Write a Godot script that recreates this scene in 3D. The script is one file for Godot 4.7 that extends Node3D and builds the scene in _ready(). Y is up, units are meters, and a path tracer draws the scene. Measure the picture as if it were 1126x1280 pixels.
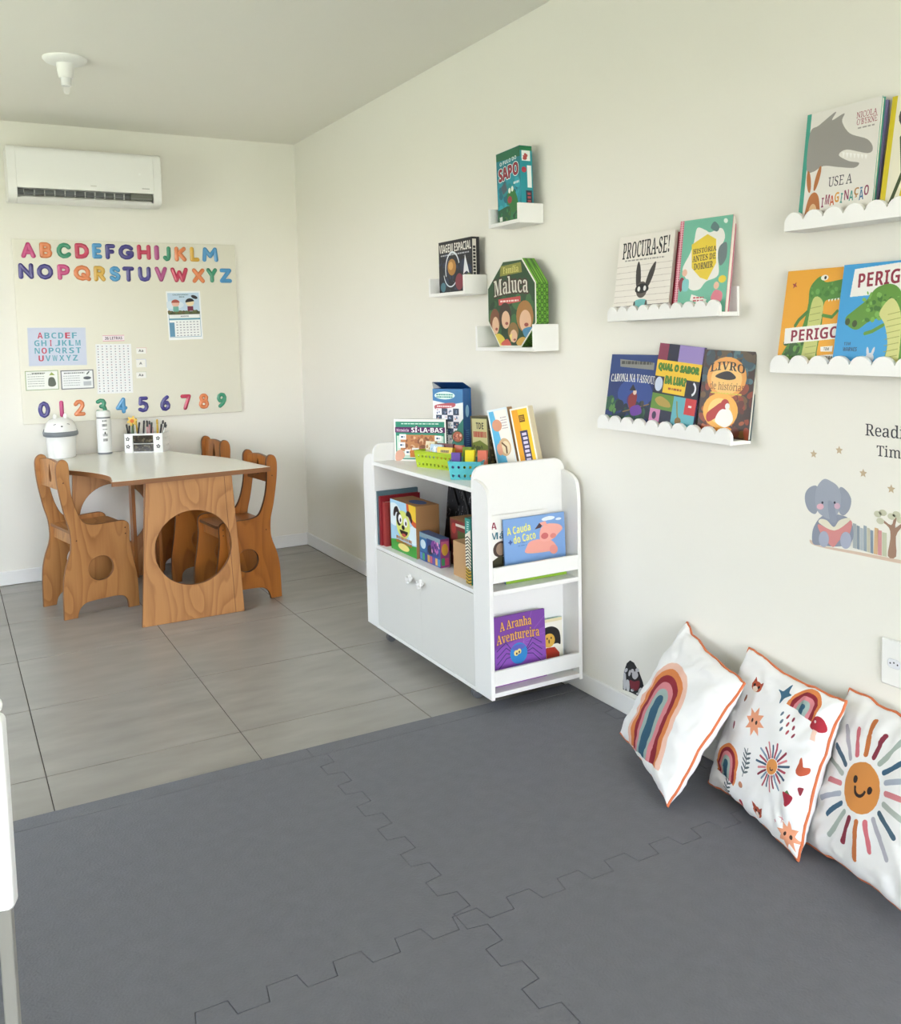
extends Node3D
# A classroom corner: back wall at z = 0, right wall at x = 0, floor at y = 0. Units are metres.

const BACK := PI
const WALL_TURN := -PI / 2      # a thing whose front faces the room from the right wall

var names := {}
var mats := {}
var rng := RandomNumberGenerator.new()


func _ready():
	rng.seed = 4711
	# ---------- camera ----------
	var cam := Camera3D.new()
	cam.name = "camera"
	cam.projection = Camera3D.PROJECTION_FRUSTUM
	cam.near = 0.05
	cam.far = 100.0
	cam.size = 2.0 * cam.near * 640.0 / 1168.92
	cam.frustum_offset = Vector2((563.0 - 596.97) / 1168.92, -(640.0 - 518.43) / 1168.92) * cam.near
	cam.transform = Transform3D(Basis(Vector3.UP, -0.519469) * Basis(Vector3.RIGHT, -0.087361) * Basis(Vector3.BACK, -0.021275), Vector3(-1.9772, 1.3274, 5.6762))
	add_child(cam)
	cam.current = true
	# ---------- sky and exposure: soft bright overcast daylight, no direct sun ----------
	var env := Environment.new()
	env.background_mode = Environment.BG_SKY
	var sm := ProceduralSkyMaterial.new()
	sm.sky_top_color = Color(0.83, 0.91, 1.0)
	sm.sky_horizon_color = Color(1.0, 0.975, 0.97)
	sm.ground_bottom_color = Color(0.70, 0.67, 0.58)
	sm.ground_horizon_color = Color(0.80, 0.78, 0.72)
	sm.sun_angle_max = 1.0
	var sky := Sky.new()
	sky.sky_material = sm
	env.sky = sky
	env.background_energy_multiplier = 2.95
	env.tonemap_mode = Environment.TONE_MAPPER_LINEAR
	env.tonemap_exposure = 4.95
	env.sdfgi_enabled = true
	env.ssao_enabled = true
	env.ssil_enabled = true
	var we := WorldEnvironment.new()
	we.name = "world"
	we.environment = env
	add_child(we)
	setup_materials()
	print("setting")
	build_setting()
	print("table")
	build_table_area()
	print("cart")
	build_cart()
	print("shelves")
	build_wall_shelves()
	print("back wall")
	build_back_wall()
	print("cushions")
	build_cushions()
	build_stickers()
	build_easel()
	print("done")


# ================= names, nodes =================
func numbered(called: String) -> String:
	var n: int = names.get(called, 0)
	names[called] = n + 1
	return called if n == 0 else "%s_%03d" % [called, n]

func tag(o: Node3D, label: String, category: String, group := "") -> Node3D:
	o.set_meta("label", label)
	o.set_meta("category", category)
	if group != "":
		o.set_meta("group", group)
	return o

func thing(called: String, label: String, category: String, at := Vector3.ZERO, basis_ := Basis(), group := "") -> Node3D:
	var o := Node3D.new()
	o.name = numbered(called)
	o.transform = Transform3D(basis_, at)
	add_child(o)
	return tag(o, label, category, group)

func struct(called: String) -> Node3D:
	var o := Node3D.new()
	o.name = called
	add_child(o)
	o.set_meta("kind", "structure")
	return o

func part(called: String, mesh: Mesh, parent: Node3D, at := Vector3.ZERO, basis_ := Basis()) -> MeshInstance3D:
	var o := MeshInstance3D.new()
	o.name = called
	o.mesh = mesh
	o.transform = Transform3D(basis_, at)
	parent.add_child(o, true)
	return o

func yaw(a: float) -> Basis:
	return Basis(Vector3.UP, a)

func pose(y: float, lean := 0.0, roll := 0.0) -> Basis:
	return Basis(Vector3.UP, y) * Basis(Vector3.BACK, roll) * Basis(Vector3.RIGHT, -lean)


# ================= mesh helpers =================
func begin() -> SurfaceTool:
	var st := SurfaceTool.new()
	st.begin(Mesh.PRIMITIVE_TRIANGLES)
	return st

func done(pairs: Array) -> ArrayMesh:      # [[surface tool, material], ...]
	var m := ArrayMesh.new()
	var n := 0
	for p in pairs:
		var st: SurfaceTool = p[0]
		var a := st.commit_to_arrays()
		if a[Mesh.ARRAY_VERTEX] == null or a[Mesh.ARRAY_VERTEX].size() == 0:
			continue
		m.add_surface_from_arrays(Mesh.PRIMITIVE_TRIANGLES, a)
		m.surface_set_material(n, p[1])
		n += 1
	return m

func face(st: SurfaceTool, p: Array, out_: Vector3, uv := []):     # a convex face, turned to look along out_
	var n: Vector3 = (p[1] - p[0]).cross(p[2] - p[0]).normalized()
	var flip := n.dot(out_) > 0.0
	var nn := n if flip else -n
	for i in range(1, p.size() - 1):
		var ids := [0, i + 1, i] if flip else [0, i, i + 1]
		for k in ids:
			st.set_normal(nn)
			st.set_uv(uv[k] if uv.size() > 0 else Vector2(0.5, 0.5))
			st.add_vertex(p[k])

func smooth_tri(st: SurfaceTool, p: Array, n: Array, uv: Array):
	var g: Vector3 = (p[1] - p[0]).cross(p[2] - p[0])
	var s: Vector3 = n[0] + n[1] + n[2]
	var ids := [0, 2, 1] if g.dot(s) > 0.0 else [0, 1, 2]
	for k in ids:
		st.set_normal(n[k])
		st.set_uv(uv[k])
		st.add_vertex(p[k])

func smooth_quad(st: SurfaceTool, p: Array, n: Array, uv: Array):
	smooth_tri(st, [p[0], p[1], p[2]], [n[0], n[1], n[2]], [uv[0], uv[1], uv[2]])
	smooth_tri(st, [p[0], p[2], p[3]], [n[0], n[2], n[3]], [uv[0], uv[2], uv[3]])

func cbox(st: SurfaceTool, c: Vector3, s: Vector3, ch := 0.0015):   # box with chamfered edges
	var h := s / 2
	ch = minf(ch, minf(h.x, minf(h.y, h.z)) * 0.9)
	for ax in 3:
		var b := (ax + 1) % 3
		var d := (ax + 2) % 3
		for sg in [-1.0, 1.0]:
			var out_ := Vector3.ZERO
			out_[ax] = sg
			var q := []
			for k in [[-1, -1], [1, -1], [1, 1], [-1, 1]]:
				var v := Vector3.ZERO
				v[ax] = sg * h[ax]
				v[b] = k[0] * (h[b] - ch)
				v[d] = k[1] * (h[d] - ch)
				q.append(c + v)
			face(st, q, out_)
		for s1 in [-1.0, 1.0]:
			for s2 in [-1.0, 1.0]:
				var out2 := Vector3.ZERO
				out2[b] = s1
				out2[d] = s2
				var q2 := []
				for k2 in [[-1, 0], [1, 0], [1, 1], [-1, 1]]:
					var v2 := Vector3.ZERO
					v2[ax] = k2[0] * (h[ax] - ch)
					v2[b] = s1 * (h[b] if k2[1] == 0 else h[b] - ch)
					v2[d] = s2 * (h[d] - ch if k2[1] == 0 else h[d])
					q2.append(c + v2)
				face(st, q2, out2)
	for sx in [-1.0, 1.0]:
		for sy in [-1.0, 1.0]:
			for sz in [-1.0, 1.0]:
				face(st, [c + Vector3(sx * h.x, sy * (h.y - ch), sz * (h.z - ch)), c + Vector3(sx * (h.x - ch), sy * h.y, sz * (h.z - ch)), c + Vector3(sx * (h.x - ch), sy * (h.y - ch), sz * h.z)], Vector3(sx, sy, sz))

func block(s: Vector3, m: Material, ch := 0.0015, c := Vector3.ZERO) -> ArrayMesh:
	var st := begin()
	cbox(st, c, s, ch)
	return done([[st, m]])

# a box whose faces may each wear a picture; stands on y = 0, front looks to +z
func carton(s: Vector3, rest: Material, pics := {}) -> ArrayMesh:
	var h := s / 2
	var c := Vector3(0, h.y, 0)
	var F := {
		"front": [[Vector3(-1, 1, 1), Vector3(1, 1, 1), Vector3(1, -1, 1), Vector3(-1, -1, 1)], Vector3(0, 0, 1)],
		"back": [[Vector3(1, 1, -1), Vector3(-1, 1, -1), Vector3(-1, -1, -1), Vector3(1, -1, -1)], Vector3(0, 0, -1)],
		"side": [[Vector3(1, 1, 1), Vector3(1, 1, -1), Vector3(1, -1, -1), Vector3(1, -1, 1)], Vector3(1, 0, 0)],
		"other": [[Vector3(-1, 1, -1), Vector3(-1, 1, 1), Vector3(-1, -1, 1), Vector3(-1, -1, -1)], Vector3(-1, 0, 0)],
		"top": [[Vector3(-1, 1, -1), Vector3(1, 1, -1), Vector3(1, 1, 1), Vector3(-1, 1, 1)], Vector3(0, 1, 0)],
		"bottom": [[Vector3(-1, -1, -1), Vector3(1, -1, -1), Vector3(1, -1, 1), Vector3(-1, -1, 1)], Vector3(0, -1, 0)],
	}
	var uv := [Vector2(0, 0), Vector2(1, 0), Vector2(1, 1), Vector2(0, 1)]
	var list := []
	var plain := begin()
	for k in F:
		var q := []
		for v in F[k][0]:
			q.append(c + v * h)
		if pics.has(k):
			var st := begin()
			face(st, q, F[k][1], uv)
			list.append([st, pics[k]])
		else:
			face(plain, q, F[k][1], uv)
	list.append([plain, rest])
	return done(list)

func inset(ring: PackedVector2Array, d: float) -> PackedVector2Array:
	var out_ := PackedVector2Array()
	var n := ring.size()
	var sgn := 1.0 if area(ring) > 0 else -1.0
	for i in n:
		var a := ring[(i - 1 + n) % n]
		var b := ring[i]
		var c := ring[(i + 1) % n]
		var n1 := (b - a).normalized().orthogonal() * -sgn
		var n2 := (c - b).normalized().orthogonal() * -sgn
		var m := (n1 + n2)
		m = m / maxf(m.length_squared() * 0.5, 0.35)
		out_.append(b + m * d)
	return out_

func area(r: PackedVector2Array) -> float:
	var s := 0.0
	for i in r.size():
		s += r[i].cross(r[(i + 1) % r.size()])
	return s / 2

func cap_pieces(outer: PackedVector2Array, holes: Array) -> Array:
	if holes.is_empty():
		return [outer]
	var xs := []
	var lo := Vector2(1e9, 1e9)
	var hi := -lo
	for p in outer:
		lo = lo.min(p)
		hi = hi.max(p)
	for hh in holes:
		var cx := 0.0
		for p in hh:
			cx += p.x
		xs.append(snappedf(cx / hh.size(), 0.0005))
	xs.sort()
	var cuts := [lo.x - 1.0]
	for x in xs:
		if x - cuts[-1] > 0.0006:
			cuts.append(x)
	cuts.append(hi.x + 1.0)
	var res := []
	for i in cuts.size() - 1:
		var strip := PackedVector2Array([Vector2(cuts[i], lo.y - 1), Vector2(cuts[i + 1], lo.y - 1), Vector2(cuts[i + 1], hi.y + 1), Vector2(cuts[i], hi.y + 1)])
		var bits: Array = Geometry2D.intersect_polygons(outer, strip)
		for hh in holes:
			var nb := []
			for b in bits:
				nb.append_array(Geometry2D.clip_polygons(b, hh))
			bits = nb
		res.append_array(bits)
	return res

# extrude an outline (x, y) with holes between z0 and z1; caps and walls go to two surface tools. axes: maps (x, y, z) to the mesh
func extrude(caps: SurfaceTool, walls: SurfaceTool, outer: PackedVector2Array, holes: Array, z0: float, z1: float, bev := 0.0, axes := Basis(), at := Vector3.ZERO, uvrect := Rect2()):
	var top := inset(outer, bev) if bev > 0 else outer
	var hs := []
	for hh in holes:
		hs.append(inset(hh, -bev) if bev > 0 else hh)
	for piece in cap_pieces(top, hs):
		var t := Geometry2D.triangulate_polygon(piece)
		for i in range(0, t.size(), 3):
			for z in [z0, z1]:
				var q := []
				var uv := []
				for k in 3:
					var p: Vector2 = piece[t[i + k]]
					q.append(at + axes * Vector3(p.x, p.y, z))
					if uvrect.size.x > 0:
						uv.append(Vector2((p.x - uvrect.position.x) / uvrect.size.x, 1.0 - (p.y - uvrect.position.y) / uvrect.size.y))
					else:
						uv.append(p)
				face(caps, q, axes * Vector3(0, 0, 1 if z == z1 else -1) * (1.0 if z1 > z0 else -1.0), uv)
	var rings := [[outer, top, 1.0]]
	for i in holes.size():
		rings.append([holes[i], hs[i], -1.0])
	for rg in rings:
		var r: PackedVector2Array = rg[0]
		var r2: PackedVector2Array = rg[1]
		var sg: float = rg[2] * (1.0 if area(r) > 0 else -1.0)
		var n := r.size()
		var nr := []
		for i in n:
			nr.append((r[(i + 1) % n] - r[i]).normalized().orthogonal() * sg)
		for i in n:
			var j := (i + 1) % n
			var na: Vector2 = nr[i]
			var nb: Vector2 = nr[i]
			if nr[(i - 1 + n) % n].dot(nr[i]) > 0.7:
				na = (nr[i] + nr[(i - 1 + n) % n]).normalized()
			if nr[j].dot(nr[i]) > 0.7:
				nb = (nr[i] + nr[j]).normalized()
			var A := axes * Vector3(na.x, na.y, 0)
			var B := axes * Vector3(nb.x, nb.y, 0)
			var zz := [z0 + bev, z1 - bev]
			var u0 := r[i].x + r[i].y
			var u1 := r[j].x + r[j].y
			smooth_quad(walls, [at + axes * Vector3(r[i].x, r[i].y, zz[0]), at + axes * Vector3(r[j].x, r[j].y, zz[0]), at + axes * Vector3(r[j].x, r[j].y, zz[1]), at + axes * Vector3(r[i].x, r[i].y, zz[1])], [A, B, B, A], [Vector2(u0, 0), Vector2(u1, 0), Vector2(u1, 1), Vector2(u0, 1)])
			if bev > 0:
				for e in [[zz[0], z0, -1.0], [zz[1], z1, 1.0]]:
					var zn := axes * Vector3(0, 0, e[2])
					smooth_quad(walls, [at + axes * Vector3(r[i].x, r[i].y, e[0]), at + axes * Vector3(r[j].x, r[j].y, e[0]), at + axes * Vector3(r2[j].x, r2[j].y, e[1]), at + axes * Vector3(r2[i].x, r2[i].y, e[1])], [A, B, (B + zn).normalized(), (A + zn).normalized()], [Vector2(u0, 0), Vector2(u1, 0), Vector2(u1, 1), Vector2(u0, 1)])

func sheet(outer: PackedVector2Array, holes: Array, z0: float, z1: float, m: Material, edge: Material = null, bev := 0.0, axes := Basis(), at := Vector3.ZERO, uvrect := Rect2()) -> ArrayMesh:
	var a := begin()
	var b := begin()
	extrude(a, b, outer, holes, z0, z1, bev, axes, at, uvrect)
	return done([[a, m], [b, edge if edge else m]])

func circle(c: Vector2, r: float, n := 32, ry := -1.0) -> PackedVector2Array:
	var p := PackedVector2Array()
	for i in n:
		var a := TAU * i / n
		p.append(c + Vector2(cos(a) * r, sin(a) * (r if ry < 0 else ry)))
	return p

func rrect(x0: float, y0: float, x1: float, y1: float, r: float, n := 5) -> PackedVector2Array:
	var p := PackedVector2Array()
	for k in [[x1 - r, y1 - r, 0.0], [x0 + r, y1 - r, 1.0], [x0 + r, y0 + r, 2.0], [x1 - r, y0 + r, 3.0]]:
		for i in n + 1:
			var a: float = PI / 2 * (k[2] + float(i) / n)
			p.append(Vector2(k[0], k[1]) + Vector2(cos(a), sin(a)) * r)
	return p

func spline(pts: Array, per := 6, closed := false) -> PackedVector2Array:   # Catmull-Rom through the points
	var out_ := PackedVector2Array()
	var n := pts.size()
	for i in (n if closed else n - 1):
		var p0: Vector2 = pts[(i - 1 + n) % n] if closed or i > 0 else pts[0]
		var p1: Vector2 = pts[i]
		var p2: Vector2 = pts[(i + 1) % n]
		var p3: Vector2 = pts[(i + 2) % n] if closed or i + 2 < n else pts[n - 1]
		for k in per:
			out_.append(p1.cubic_interpolate(p2, p0, p3, float(k) / per))
	if not closed:
		out_.append(pts[n - 1])
	return out_

func lathe(st: SurfaceTool, prof: Array, seg := 32, at := Vector3.ZERO):     # prof: Vector2(radius, height), bottom to top
	var nr := []
	for i in prof.size():
		var a: Vector2 = prof[maxi(i - 1, 0)]
		var b: Vector2 = prof[mini(i + 1, prof.size() - 1)]
		var d := (b - a).normalized()
		nr.append(Vector2(d.y, -d.x))
	for i in prof.size() - 1:
		for k in seg:
			var q := []
			var n := []
			var u := []
			for e in [[i, k], [i, k + 1], [i + 1, k + 1], [i + 1, k]]:
				var an: float = TAU * e[1] / seg
				var pr: Vector2 = prof[e[0]]
				q.append(at + Vector3(cos(an) * pr.x, pr.y, sin(an) * pr.x))
				var sharp: Vector2 = (prof[i + 1] - prof[i]).normalized()
				var fn := Vector2(sharp.y, -sharp.x)
				var vn: Vector2 = nr[e[0]]
				if vn.dot(fn) < 0.75:
					vn = fn
				n.append(Vector3(cos(an) * vn.x, vn.y, sin(an) * vn.x))
				u.append(Vector2(float(e[1]) / seg, 1.0 - float(e[0]) / (prof.size() - 1)))
			smooth_quad(st, q, n, u)

func turned(prof: Array, m: Material, seg := 32) -> ArrayMesh:
	var st := begin()
	lathe(st, prof, seg)
	return done([[st, m]])

func tube(st: SurfaceTool, path: Array, r: float, seg := 8, closed := false):
	var n := path.size()
	var rings := []
	var up := Vector3.UP
	for i in n:
		var a: Vector3 = path[(i - 1 + n) % n] if closed or i > 0 else path[0]
		var b: Vector3 = path[(i + 1) % n] if closed or i < n - 1 else path[n - 1]
		var t := (b - a).normalized()
		if absf(t.dot(up)) > 0.95:
			up = Vector3.RIGHT if absf(t.x) < 0.9 else Vector3.BACK
		var s := t.cross(up).normalized()
		up = s.cross(t).normalized()
		var ring := []
		for k in seg:
			var an := TAU * k / seg
			ring.append([path[i] + (s * cos(an) + up * sin(an)) * r, s * cos(an) + up * sin(an)])
		rings.append(ring)
	for i in (n if closed else n - 1):
		var j := (i + 1) % n
		for k in seg:
			var l := (k + 1) % seg
			smooth_quad(st, [rings[i][k][0], rings[i][l][0], rings[j][l][0], rings[j][k][0]], [rings[i][k][1], rings[i][l][1], rings[j][l][1], rings[j][k][1]], [Vector2.ZERO, Vector2.ZERO, Vector2.ZERO, Vector2.ZERO])
	if not closed:
		for e in [[0, 1], [n - 1, n - 2]]:
			var q := []
			for k in seg:
				q.append(rings[e[0]][k][0])
			face(st, q, path[e[0]] - path[e[1]])

func pipe(path: Array, r: float, m: Material, seg := 8, closed := false) -> ArrayMesh:
	var st := begin()
	tube(st, path, r, seg, closed)
	return done([[st, m]])

func ball(c: Vector3, r: Vector3, m: Material, seg := 16) -> ArrayMesh:
	var st := begin()
	var rows := seg / 2
	for i in rows:
		for k in seg:
			var q := []
			var n := []
			for e in [[i, k], [i, k + 1], [i + 1, k + 1], [i + 1, k]]:
				var th: float = PI * e[0] / rows
				var ph: float = TAU * e[1] / seg
				var d := Vector3(sin(th) * cos(ph), cos(th), sin(th) * sin(ph))
				q.append(c + d * r)
				n.append((d / r).normalized())
			smooth_quad(st, q, n, [Vector2.ZERO, Vector2.ZERO, Vector2.ZERO, Vector2.ZERO])
	return done([[st, m]])


# ================= materials and printed pictures =================
func hexc(s: String) -> Color:
	return Color.html(s)

func mat(c: String, rough := 0.6, metal := 0.0, coat := 0.0) -> StandardMaterial3D:
	var key := "%s/%f/%f/%f" % [c, rough, metal, coat]
	if not mats.has(key):
		var m := StandardMaterial3D.new()
		m.albedo_color = hexc(c)
		m.roughness = rough
		m.metallic = metal
		if coat > 0:
			m.clearcoat_enabled = true
			m.clearcoat = coat
			m.clearcoat_roughness = 0.15
		mats[key] = m
	return mats[key]

func printed(p: Pic, rough := 0.45) -> StandardMaterial3D:
	var m := StandardMaterial3D.new()
	m.albedo_texture = ImageTexture.create_from_image(p.im)
	m.roughness = rough
	m.texture_repeat = false
	return m

func noise_image(w: int, h: int, f: Callable) -> ImageTexture:
	var im := Image.create_empty(w, h, false, Image.FORMAT_RGB8)
	for y in h:
		for x in w:
			im.set_pixel(x, y, f.call(x, y))
	return ImageTexture.create_from_image(im)

func tiling(n: FastNoiseLite, u: float, v: float, fx: float, fy: float) -> float:    # noise that repeats over the unit square
	var x := u * fx * 4.0
	var y := v * fy * 4.0
	var X := fx * 4.0
	var Y := fy * 4.0
	return (n.get_noise_2d(x, y) * (1 - u) + n.get_noise_2d(x - X, y) * u) * (1 - v) + (n.get_noise_2d(x, y - Y) * (1 - u) + n.get_noise_2d(x - X, y - Y) * u) * v

func grained(called: String, light: Color, dark: Color, seed_: int, scale_: float, rough := 0.42) -> StandardMaterial3D:
	var n := FastNoiseLite.new()
	n.seed = seed_
	n.frequency = 1.0
	n.fractal_octaves = 2
	var n2 := FastNoiseLite.new()
	n2.seed = seed_ + 7
	n2.frequency = 1.0
	n2.fractal_octaves = 3
	var W := 320
	var tex := noise_image(W, W, func(x, y):
		var u := float(x) / W
		var v := float(y) / W
		var warp := tiling(n, u, v, 0.5, 0.16)
		var r := u * 6.0 + warp * 4.0 + tiling(n2, u, v, 1.6, 0.35) * 0.5
		var fr := r - floorf(r)
		var line := pow(fr, 2.0) * smoothstep(1.0, 0.86, fr) * (0.5 + 0.6 * tiling(n2, u, v, 0.9, 0.3))
		var fine := tiling(n2, u, v, 16.0, 0.5) * 0.14
		return light.lerp(dark, clampf(line + fine + warp * 0.18, 0.0, 1.0)))
	var m := StandardMaterial3D.new()
	m.resource_name = called
	m.albedo_texture = tex
	m.roughness = rough
	m.uv1_triplanar = true
	m.uv1_scale = Vector3.ONE * scale_
	m.uv1_triplanar_sharpness = 12.0
	return m

func mottled(a: Color, b: Color, seed_: int, per_metre: float, rough: float, fx := 1.4, fy := 1.4) -> StandardMaterial3D:
	var n := FastNoiseLite.new()
	n.seed = seed_
	n.frequency = 1.0
	n.fractal_octaves = 5
	var W := 256
	var tex := noise_image(W, W, func(x, y):
		var v := tiling(n, float(x) / W, float(y) / W, fx, fy) * 0.9 + 0.5
		return a.lerp(b, clampf(v, 0.0, 1.0)))
	var m := StandardMaterial3D.new()
	m.albedo_texture = tex
	m.roughness = rough
	m.uv1_triplanar = true
	m.uv1_world_triplanar = true
	m.uv1_scale = Vector3.ONE * per_metre
	return m

var M := {}

func setup_materials():
	M.wood = grained("pine plywood", Color8(190, 134, 78), Color8(132, 78, 36), 3, 1.9)
	M.wood_dark = grained("varnished plywood", Color8(170, 104, 42), Color8(112, 62, 22), 11, 1.6, 0.3)
	M.edge = mat("8a5a33", 0.5)
	M.edge_dark = mat("5f3719", 0.4)
	M.wall = mat("f1eee4", 0.85)
	M.ceiling = mat("f1eee4", 0.9)
	M.trim = mat("f2f1ee", 0.4)
	M.tile = mottled(Color8(142, 137, 129), Color8(163, 158, 150), 5, 0.9, 0.3, 0.9, 2.6)
	M.grout = mat("57514b", 0.9)
	M.foam = mottled(Color8(104, 104, 110), Color8(111, 111, 117), 9, 3.0, 0.62)
	var n := FastNoiseLite.new()
	n.frequency = 0.35
	var nt := NoiseTexture2D.new()
	nt.noise = n
	nt.width = 128
	nt.height = 128
	nt.seamless = true
	nt.as_normal_map = true
	nt.bump_strength = 1.5
	M.foam.normal_enabled = true
	M.foam.normal_texture = nt
	M.foam.normal_scale = 0.35
	M.white = mat("f4f3f0", 0.35)
	M.door = mat("e2e1dc", 0.35)
	M.board = mat("e2dfcf", 0.3)
	M.laminate = mat("e9e6da", 0.22)
	M.plastic = mat("f3f2ee", 0.3)
	M.paper = mat("f4f3ef", 0.7)
	M.pages = mat("efe9dc", 0.8)
	M.steel = mat("b9bcc0", 0.3, 0.9)
	M.black = mat("17171a", 0.45)
	M.kraft = mat("a97c50", 0.85)
	M.kraft_light = mat("c39a6c", 0.85)


class Pic:      # a printed picture; x runs 0..1, y runs 0..aspect downwards
	var im: Image
	var w: int
	var h: int
	var a: float
	static var fonts := {}
	static var glyphs := {}
	func _init(w_: int, aspect: float, c: String):
		w = w_
		h = int(round(w_ * aspect))
		a = aspect
		im = Image.create_empty(w, h, false, Image.FORMAT_RGB8)
		im.fill(Color.html(c))
	func raw_poly(p: PackedVector2Array, c: Color):
		var lo := 1e9
		var hi := -1e9
		for q in p:
			lo = minf(lo, q.y)
			hi = maxf(hi, q.y)
		var n := p.size()
		for y in range(maxi(int(floor(lo)), 0), mini(int(ceil(hi)) + 1, h)):
			var yy := y + 0.5
			var xs := []
			for i in n:
				var s := p[i]
				var e := p[(i + 1) % n]
				if (s.y <= yy) != (e.y <= yy):
					xs.append(s.x + (yy - s.y) / (e.y - s.y) * (e.x - s.x))
			xs.sort()
			for k in range(0, xs.size() - 1, 2):
				var x0 := maxi(int(round(xs[k])), 0)
				var x1 := mini(int(round(xs[k + 1])), w)
				if x1 > x0:
					im.fill_rect(Rect2i(x0, y, x1 - x0, 1), c)
	func poly(pts: Array, c: String):
		var p := PackedVector2Array()
		for q in pts:
			p.append(Vector2(q[0], q[1]) * w if q is Array else q * w)
		raw_poly(p, Color.html(c))
	func blob(pts: Array, c: String):     # smooth closed outline through the points
		var out_ := []
		var n := pts.size()
		for i in n:
			var q := []
			for k in [-1, 0, 1, 2]:
				var e = pts[(i + k + n) % n]
				q.append(Vector2(e[0], e[1]))
			for t in 5:
				out_.append(q[1].cubic_interpolate(q[2], q[0], q[3], t / 5.0))
		poly(out_, c)
	func rect(x: float, y: float, ww: float, hh: float, c: String):
		im.fill_rect(Rect2i(int(round(x * w)), int(round(y * w)), int(round(ww * w)), int(round(hh * w))), Color.html(c))
	func ell(x: float, y: float, rx: float, ry: float, c: String, rot := 0.0):
		var p := []
		for i in 22:
			p.append(Vector2(x, y) + Vector2(cos(TAU * i / 22) * rx, sin(TAU * i / 22) * ry).rotated(rot))
		poly(p, c)
	func line(x0: float, y0: float, x1: float, y1: float, t: float, c: String):
		var d := (Vector2(x1, y1) - Vector2(x0, y0)).normalized().orthogonal() * t / 2
		poly([Vector2(x0, y0) + d, Vector2(x1, y1) + d, Vector2(x1, y1) - d, Vector2(x0, y0) - d], c)
	func stroke(pts: Array, t: float, c: String):
		for i in pts.size() - 1:
			line(pts[i][0], pts[i][1], pts[i + 1][0], pts[i + 1][1], t, c)
		for q in pts:
			ell(q[0], q[1], t / 2, t / 2, c)
	func arc(cx: float, cy: float, r0: float, r1: float, a0: float, a1: float, c: String, ky := 1.0):
		var p := []
		for i in 25:
			var t := deg_to_rad(lerpf(a0, a1, i / 24.0))
			p.append(Vector2(cx + cos(t) * r1, cy - sin(t) * r1 * ky))
		for i in 25:
			var t := deg_to_rad(lerpf(a1, a0, i / 24.0))
			p.append(Vector2(cx + cos(t) * r0, cy - sin(t) * r0 * ky))
		poly(p, c)
	func star(x: float, y: float, r: float, k: float, n: int, c: String, rot := 0.0):
		var p := []
		for i in n * 2:
			p.append(Vector2(x, y) + Vector2.from_angle(rot - PI / 2 + PI * i / n) * (r if i % 2 == 0 else r * k))
		poly(p, c)
	static func font(f: String) -> Font:
		if not fonts.has(f):
			var sf := SystemFont.new()
			sf.font_names = PackedStringArray(["Droid Serif" if f.begins_with("serif") else "Droid Sans Mono" if f == "mono" else "Droid Sans"])
			sf.font_weight = 400 if f.ends_with("thin") else 700
			fonts[f] = sf
		return fonts[f]
	static func glyph(s: String, f: String) -> Array:
		var key := f + "|" + s
		if not glyphs.has(key):
			var t := TextMesh.new()
			t.font = font(f)
			t.text = s
			t.font_size = 48
			t.pixel_size = 0.01
			t.depth = 0.0
			t.curve_step = 4.0
			var ar := t.get_mesh_arrays()
			var lo := Vector2(1e9, 1e9)
			var hi := -lo
			var v: PackedVector3Array = ar[Mesh.ARRAY_VERTEX]
			for q in v:
				lo = lo.min(Vector2(q.x, q.y))
				hi = hi.max(Vector2(q.x, q.y))
			glyphs[key] = [v, ar[Mesh.ARRAY_INDEX], lo, hi]
		return glyphs[key]
	# lettering fitted into a box ww x hh about (cx, cy); bend lifts the middle
	func text(s: String, cx: float, cy: float, ww: float, hh: float, c: String, f := "sans", rot := 0.0, edge := 0.0, ec := "ffffff", bend := 0.0):
		var g := glyph(s, f)
		var v: PackedVector3Array = g[0]
		var ix: PackedInt32Array = g[1]
		var lo: Vector2 = g[2]
		var hi: Vector2 = g[3]
		var mid := (lo + hi) / 2
		var k := Vector2(ww / (hi.x - lo.x), -hh / (hi.y - lo.y))
		var q := PackedVector2Array()
		for p in v:
			var e := (Vector2(p.x, p.y) - mid) * k
			var t := e.x / (ww / 2)
			e.y += bend * t * t
			q.append((Vector2(cx, cy) + e.rotated(rot)) * w)
		if edge > 0:
			for d in 8:
				var off := Vector2.from_angle(TAU * d / 8) * edge * w
				for i in range(0, ix.size(), 3):
					raw_poly(PackedVector2Array([q[ix[i]] + off, q[ix[i + 1]] + off, q[ix[i + 2]] + off]), Color.html(ec))
		for i in range(0, ix.size(), 3):
			raw_poly(PackedVector2Array([q[ix[i]], q[ix[i + 1]], q[ix[i + 2]]]), Color.html(c))
	func rows(x: float, y: float, ww: float, n: int, gap: float, t: float, c: String, seed_ := 1):    # lines too small to read
		var r := RandomNumberGenerator.new()
		r.seed = seed_
		for i in n:
			var xx := x
			while xx < x + ww:
				var l := r.randf_range(0.02, 0.07)
				rect(xx, y + i * gap, minf(l, x + ww - xx), t, c)
				xx += l + 0.014
	func specks(n: int, x: float, y: float, ww: float, hh: float, r0: float, r1: float, cs: Array, seed_ := 1):
		var r := RandomNumberGenerator.new()
		r.seed = seed_
		for i in n:
			var rr := r.randf_range(r0, r1)
			ell(x + r.randf() * ww, y + r.randf() * hh, rr, rr * r.randf_range(0.4, 1.0), cs[r.randi() % cs.size()], r.randf() * PI)


# ================= the room =================
const RX := -3.3        # far side wall
const RZ := 8.4         # wall with the garden door
const RH := 2.509

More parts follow.
